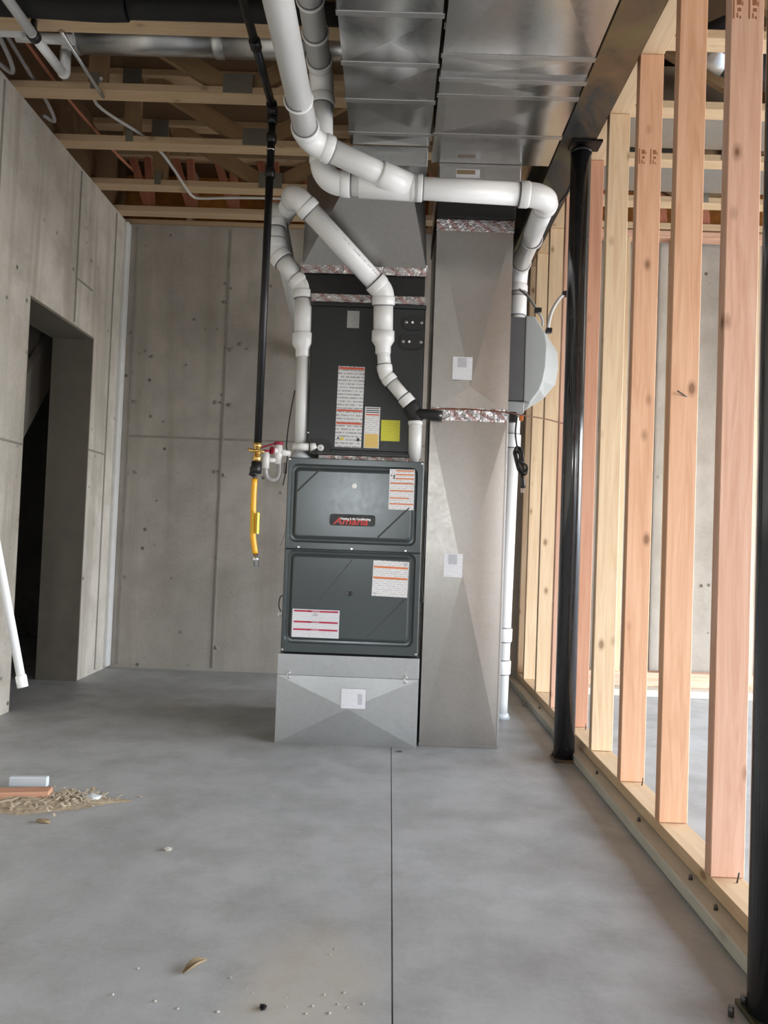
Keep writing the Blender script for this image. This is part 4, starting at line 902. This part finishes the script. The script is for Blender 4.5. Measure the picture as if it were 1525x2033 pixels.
# ------------------------------------------------------------------ floor debris
sc_ = link('wood_offcut', box_mesh('wood_offcut', -0.14, 0.14, -0.03, 0.03, 0.0, 0.036, 0.003, 1), 'fir3', None, Matrix.Translation((-1.255, 2.60, 0.002)) @ Matrix.Rotation(R(11), 4, 'Z'))
setp(sc_, 'reddish lumber offcut lying in the sawdust on the floor', 'wood scrap')
gb = link('foam_strip', box_mesh('foam_strip', -0.066, 0.066, -0.012, 0.012, 0.0, 0.036, 0.004, 1), 'foam', None, Matrix.Translation((-1.252, 2.755, 0.0)) @ Matrix.Rotation(R(7), 4, 'Z'))
setp(gb, 'pale grey foam strip behind the lumber offcut', 'foam scrap')
vs = []; fs = []
N, M_ = 30, 8
for j in range(M_+1):
    for k in range(N):
        a = 2*math.pi*k/N; q = j/M_
        rx, ry = 0.30*q*(1+0.14*math.sin(3*a+1)+0.08*math.sin(7*a)), 0.085*q*(1+0.18*math.sin(4*a)+0.1*math.sin(9*a+2))
        h = 0.022*(1-q)**0.8*(0.6+0.7*random.random()) if j < M_ else 0.0
        vs.append((-1.20+rx*math.cos(a), 2.575+ry*math.sin(a)+0.18*rx*math.cos(a), h+0.0005))
for j in range(M_):
    for k in range(N): k2 = (k+1) % N; fs.append((j*N+k, j*N+k2, (j+1)*N+k2, (j+1)*N+k))
fs.append(tuple(range(N)))
for k in range(420):
    t = random.gauss(0, 1); u = random.gauss(0, 1)
    x, y = -1.08+t*0.075, 2.62+u*0.035+0.2*t*0.06
    if random.random() < 0.3: x, y = -1.20+random.uniform(-0.25, 0.2), 2.545+random.gauss(0, 0.03)
    L, w = random.uniform(0.004, 0.013), random.uniform(0.0015, 0.005); an = random.uniform(0, math.pi); z = random.uniform(0.002, 0.024)*math.exp(-t*t/2)
    c, s = math.cos(an), math.sin(an); tz = random.uniform(-0.006, 0.006); q = len(vs)
    vs += [(x-c*L+s*w, y-s*L-c*w, z+0.001), (x-c*L-s*w, y-s*L+c*w, z+0.001), (x+c*L-s*w, y+s*L+c*w, z+0.002+abs(tz)), (x+c*L+s*w, y+s*L-c*w, z+0.002+abs(tz))]
    vs += [(v[0], v[1], v[2]+0.0015) for v in vs[q:q+4]]
    fs += [(q, q+1, q+2, q+3), (q+4, q+5, q+6, q+7), (q, q+1, q+5, q+4), (q+1, q+2, q+6, q+5), (q+2, q+3, q+7, q+6), (q+3, q, q+4, q+7)]
me = mesh('sawdust_pile', vs, fs); me.materials.append(MAT['sawdust']); me.materials.append(MAT['chip'])
for p in me.polygons[N*M_+1:]: p.material_index = 1 if (p.index//6) % 2 else 0
setp(link('sawdust_pile', me), 'low pile of sawdust and wood shavings on the slab', 'sawdust', kind='stuff')
def lump(name, c, s, mat, label, cat, seed, group=None, flat=0.7):
    rnd = random.Random(seed); bm = bmesh.new(); bmesh.ops.create_icosphere(bm, subdivisions=1, radius=1.0)
    for v in bm.verts:
        f = rnd.uniform(0.7, 1.15); v.co = Vector((v.co.x*f*s[0], v.co.y*f*s[1], max(-0.5, v.co.z)*f*s[2]*flat))
    zmin = min(v.co.z for v in bm.verts)
    for v in bm.verts: v.co.z -= zmin
    me = bpy.data.meshes.new(name); bm.to_mesh(me); bm.free()
    o = link(name, me, mat, None, Matrix.Translation(c)); return setp(o, label, cat, group)
lump('plastic_scrap', (-0.985, 2.65, 0), (0.035, 0.035, 0.022), 'bag', 'crumpled clear plastic scrap at the right end of the sawdust', 'plastic scrap', 1)
lump('bark_chip', (-1.055, 2.43, 0), (0.030, 0.014, 0.012), 'leaf', 'dark bark chip below the sawdust pile', 'wood chip', 2)
lump('pebble', (-0.613, 2.262, 0), (0.014, 0.011, 0.011), 'crumb', 'single pale pebble on the bare slab right of the sawdust', 'pebble', 3)
lump('dirt_clod', (-0.215, 1.537, 0), (0.009, 0.011, 0.009), 'iron', 'black dirt clod among pale crumbs at the bottom of the photo', 'dirt clod', 4)
# curled shaving
vs = []; fs = []
for k in range(9):
    t = k/8; w = 0.012*math.sin(math.pi*(0.06+0.9*t))
    for j in range(5):
        u = (j/4-0.5)*2; vs.append((-0.402+0.040*t+u*w*0.5, 1.640+0.045*t-u*w*0.7, 0.003+0.012*u*u*math.sin(math.pi*t)+0.006*t))
for k in range(8):
    for j in range(4): fs.append((k*5+j, k*5+j+1, (k+1)*5+j+1, (k+1)*5+j))
o = setp(link('wood_shaving', mesh('wood_shaving', vs, fs), 'leaf', smooth=True), 'single curled brown shaving on the slab near the bottom', 'wood shaving')
m = o.modifiers.new('thickness', 'SOLIDIFY'); m.thickness = 0.0015
CR = [(-0.50, 1.655), (-0.52, 1.56), (-0.30, 1.635), (-0.245, 1.585), (-0.175, 1.575), (-0.17, 1.545), (-0.12, 1.55), (-0.10, 1.59), (-0.07, 1.56), (-0.10, 1.74), (-0.09, 1.765), (-0.05, 1.55), (-0.13, 1.525), (-0.085, 1.53), (-0.38, 1.525), (-0.43, 1.545), (-0.30, 1.52), (-0.06, 1.60), (-0.02, 1.565), (-0.26, 1.60)]
for i, (x, y) in enumerate(CR):
    s = random.uniform(0.002, 0.0042)
    lump('plaster_crumb', (x, y, 0), (s, s*0.8, s*0.8), 'crumb', 'tiny pale plaster crumb scattered on the slab in the foreground', 'crumb', 20+i, 'plaster crumbs on the slab')
lump('wall_crumb', (0.075, 3.39, 0), (0.016, 0.010, 0.004), 'nail', 'flat dark scrap on the slab before the return duct', 'scrap', 60)
lump('insulation_tuft', (0.815, 4.45, 0.0), (0.030, 0.05, 0.02), 'seam', 'grey dirt heap against the sill behind the column', 'dirt', 61)
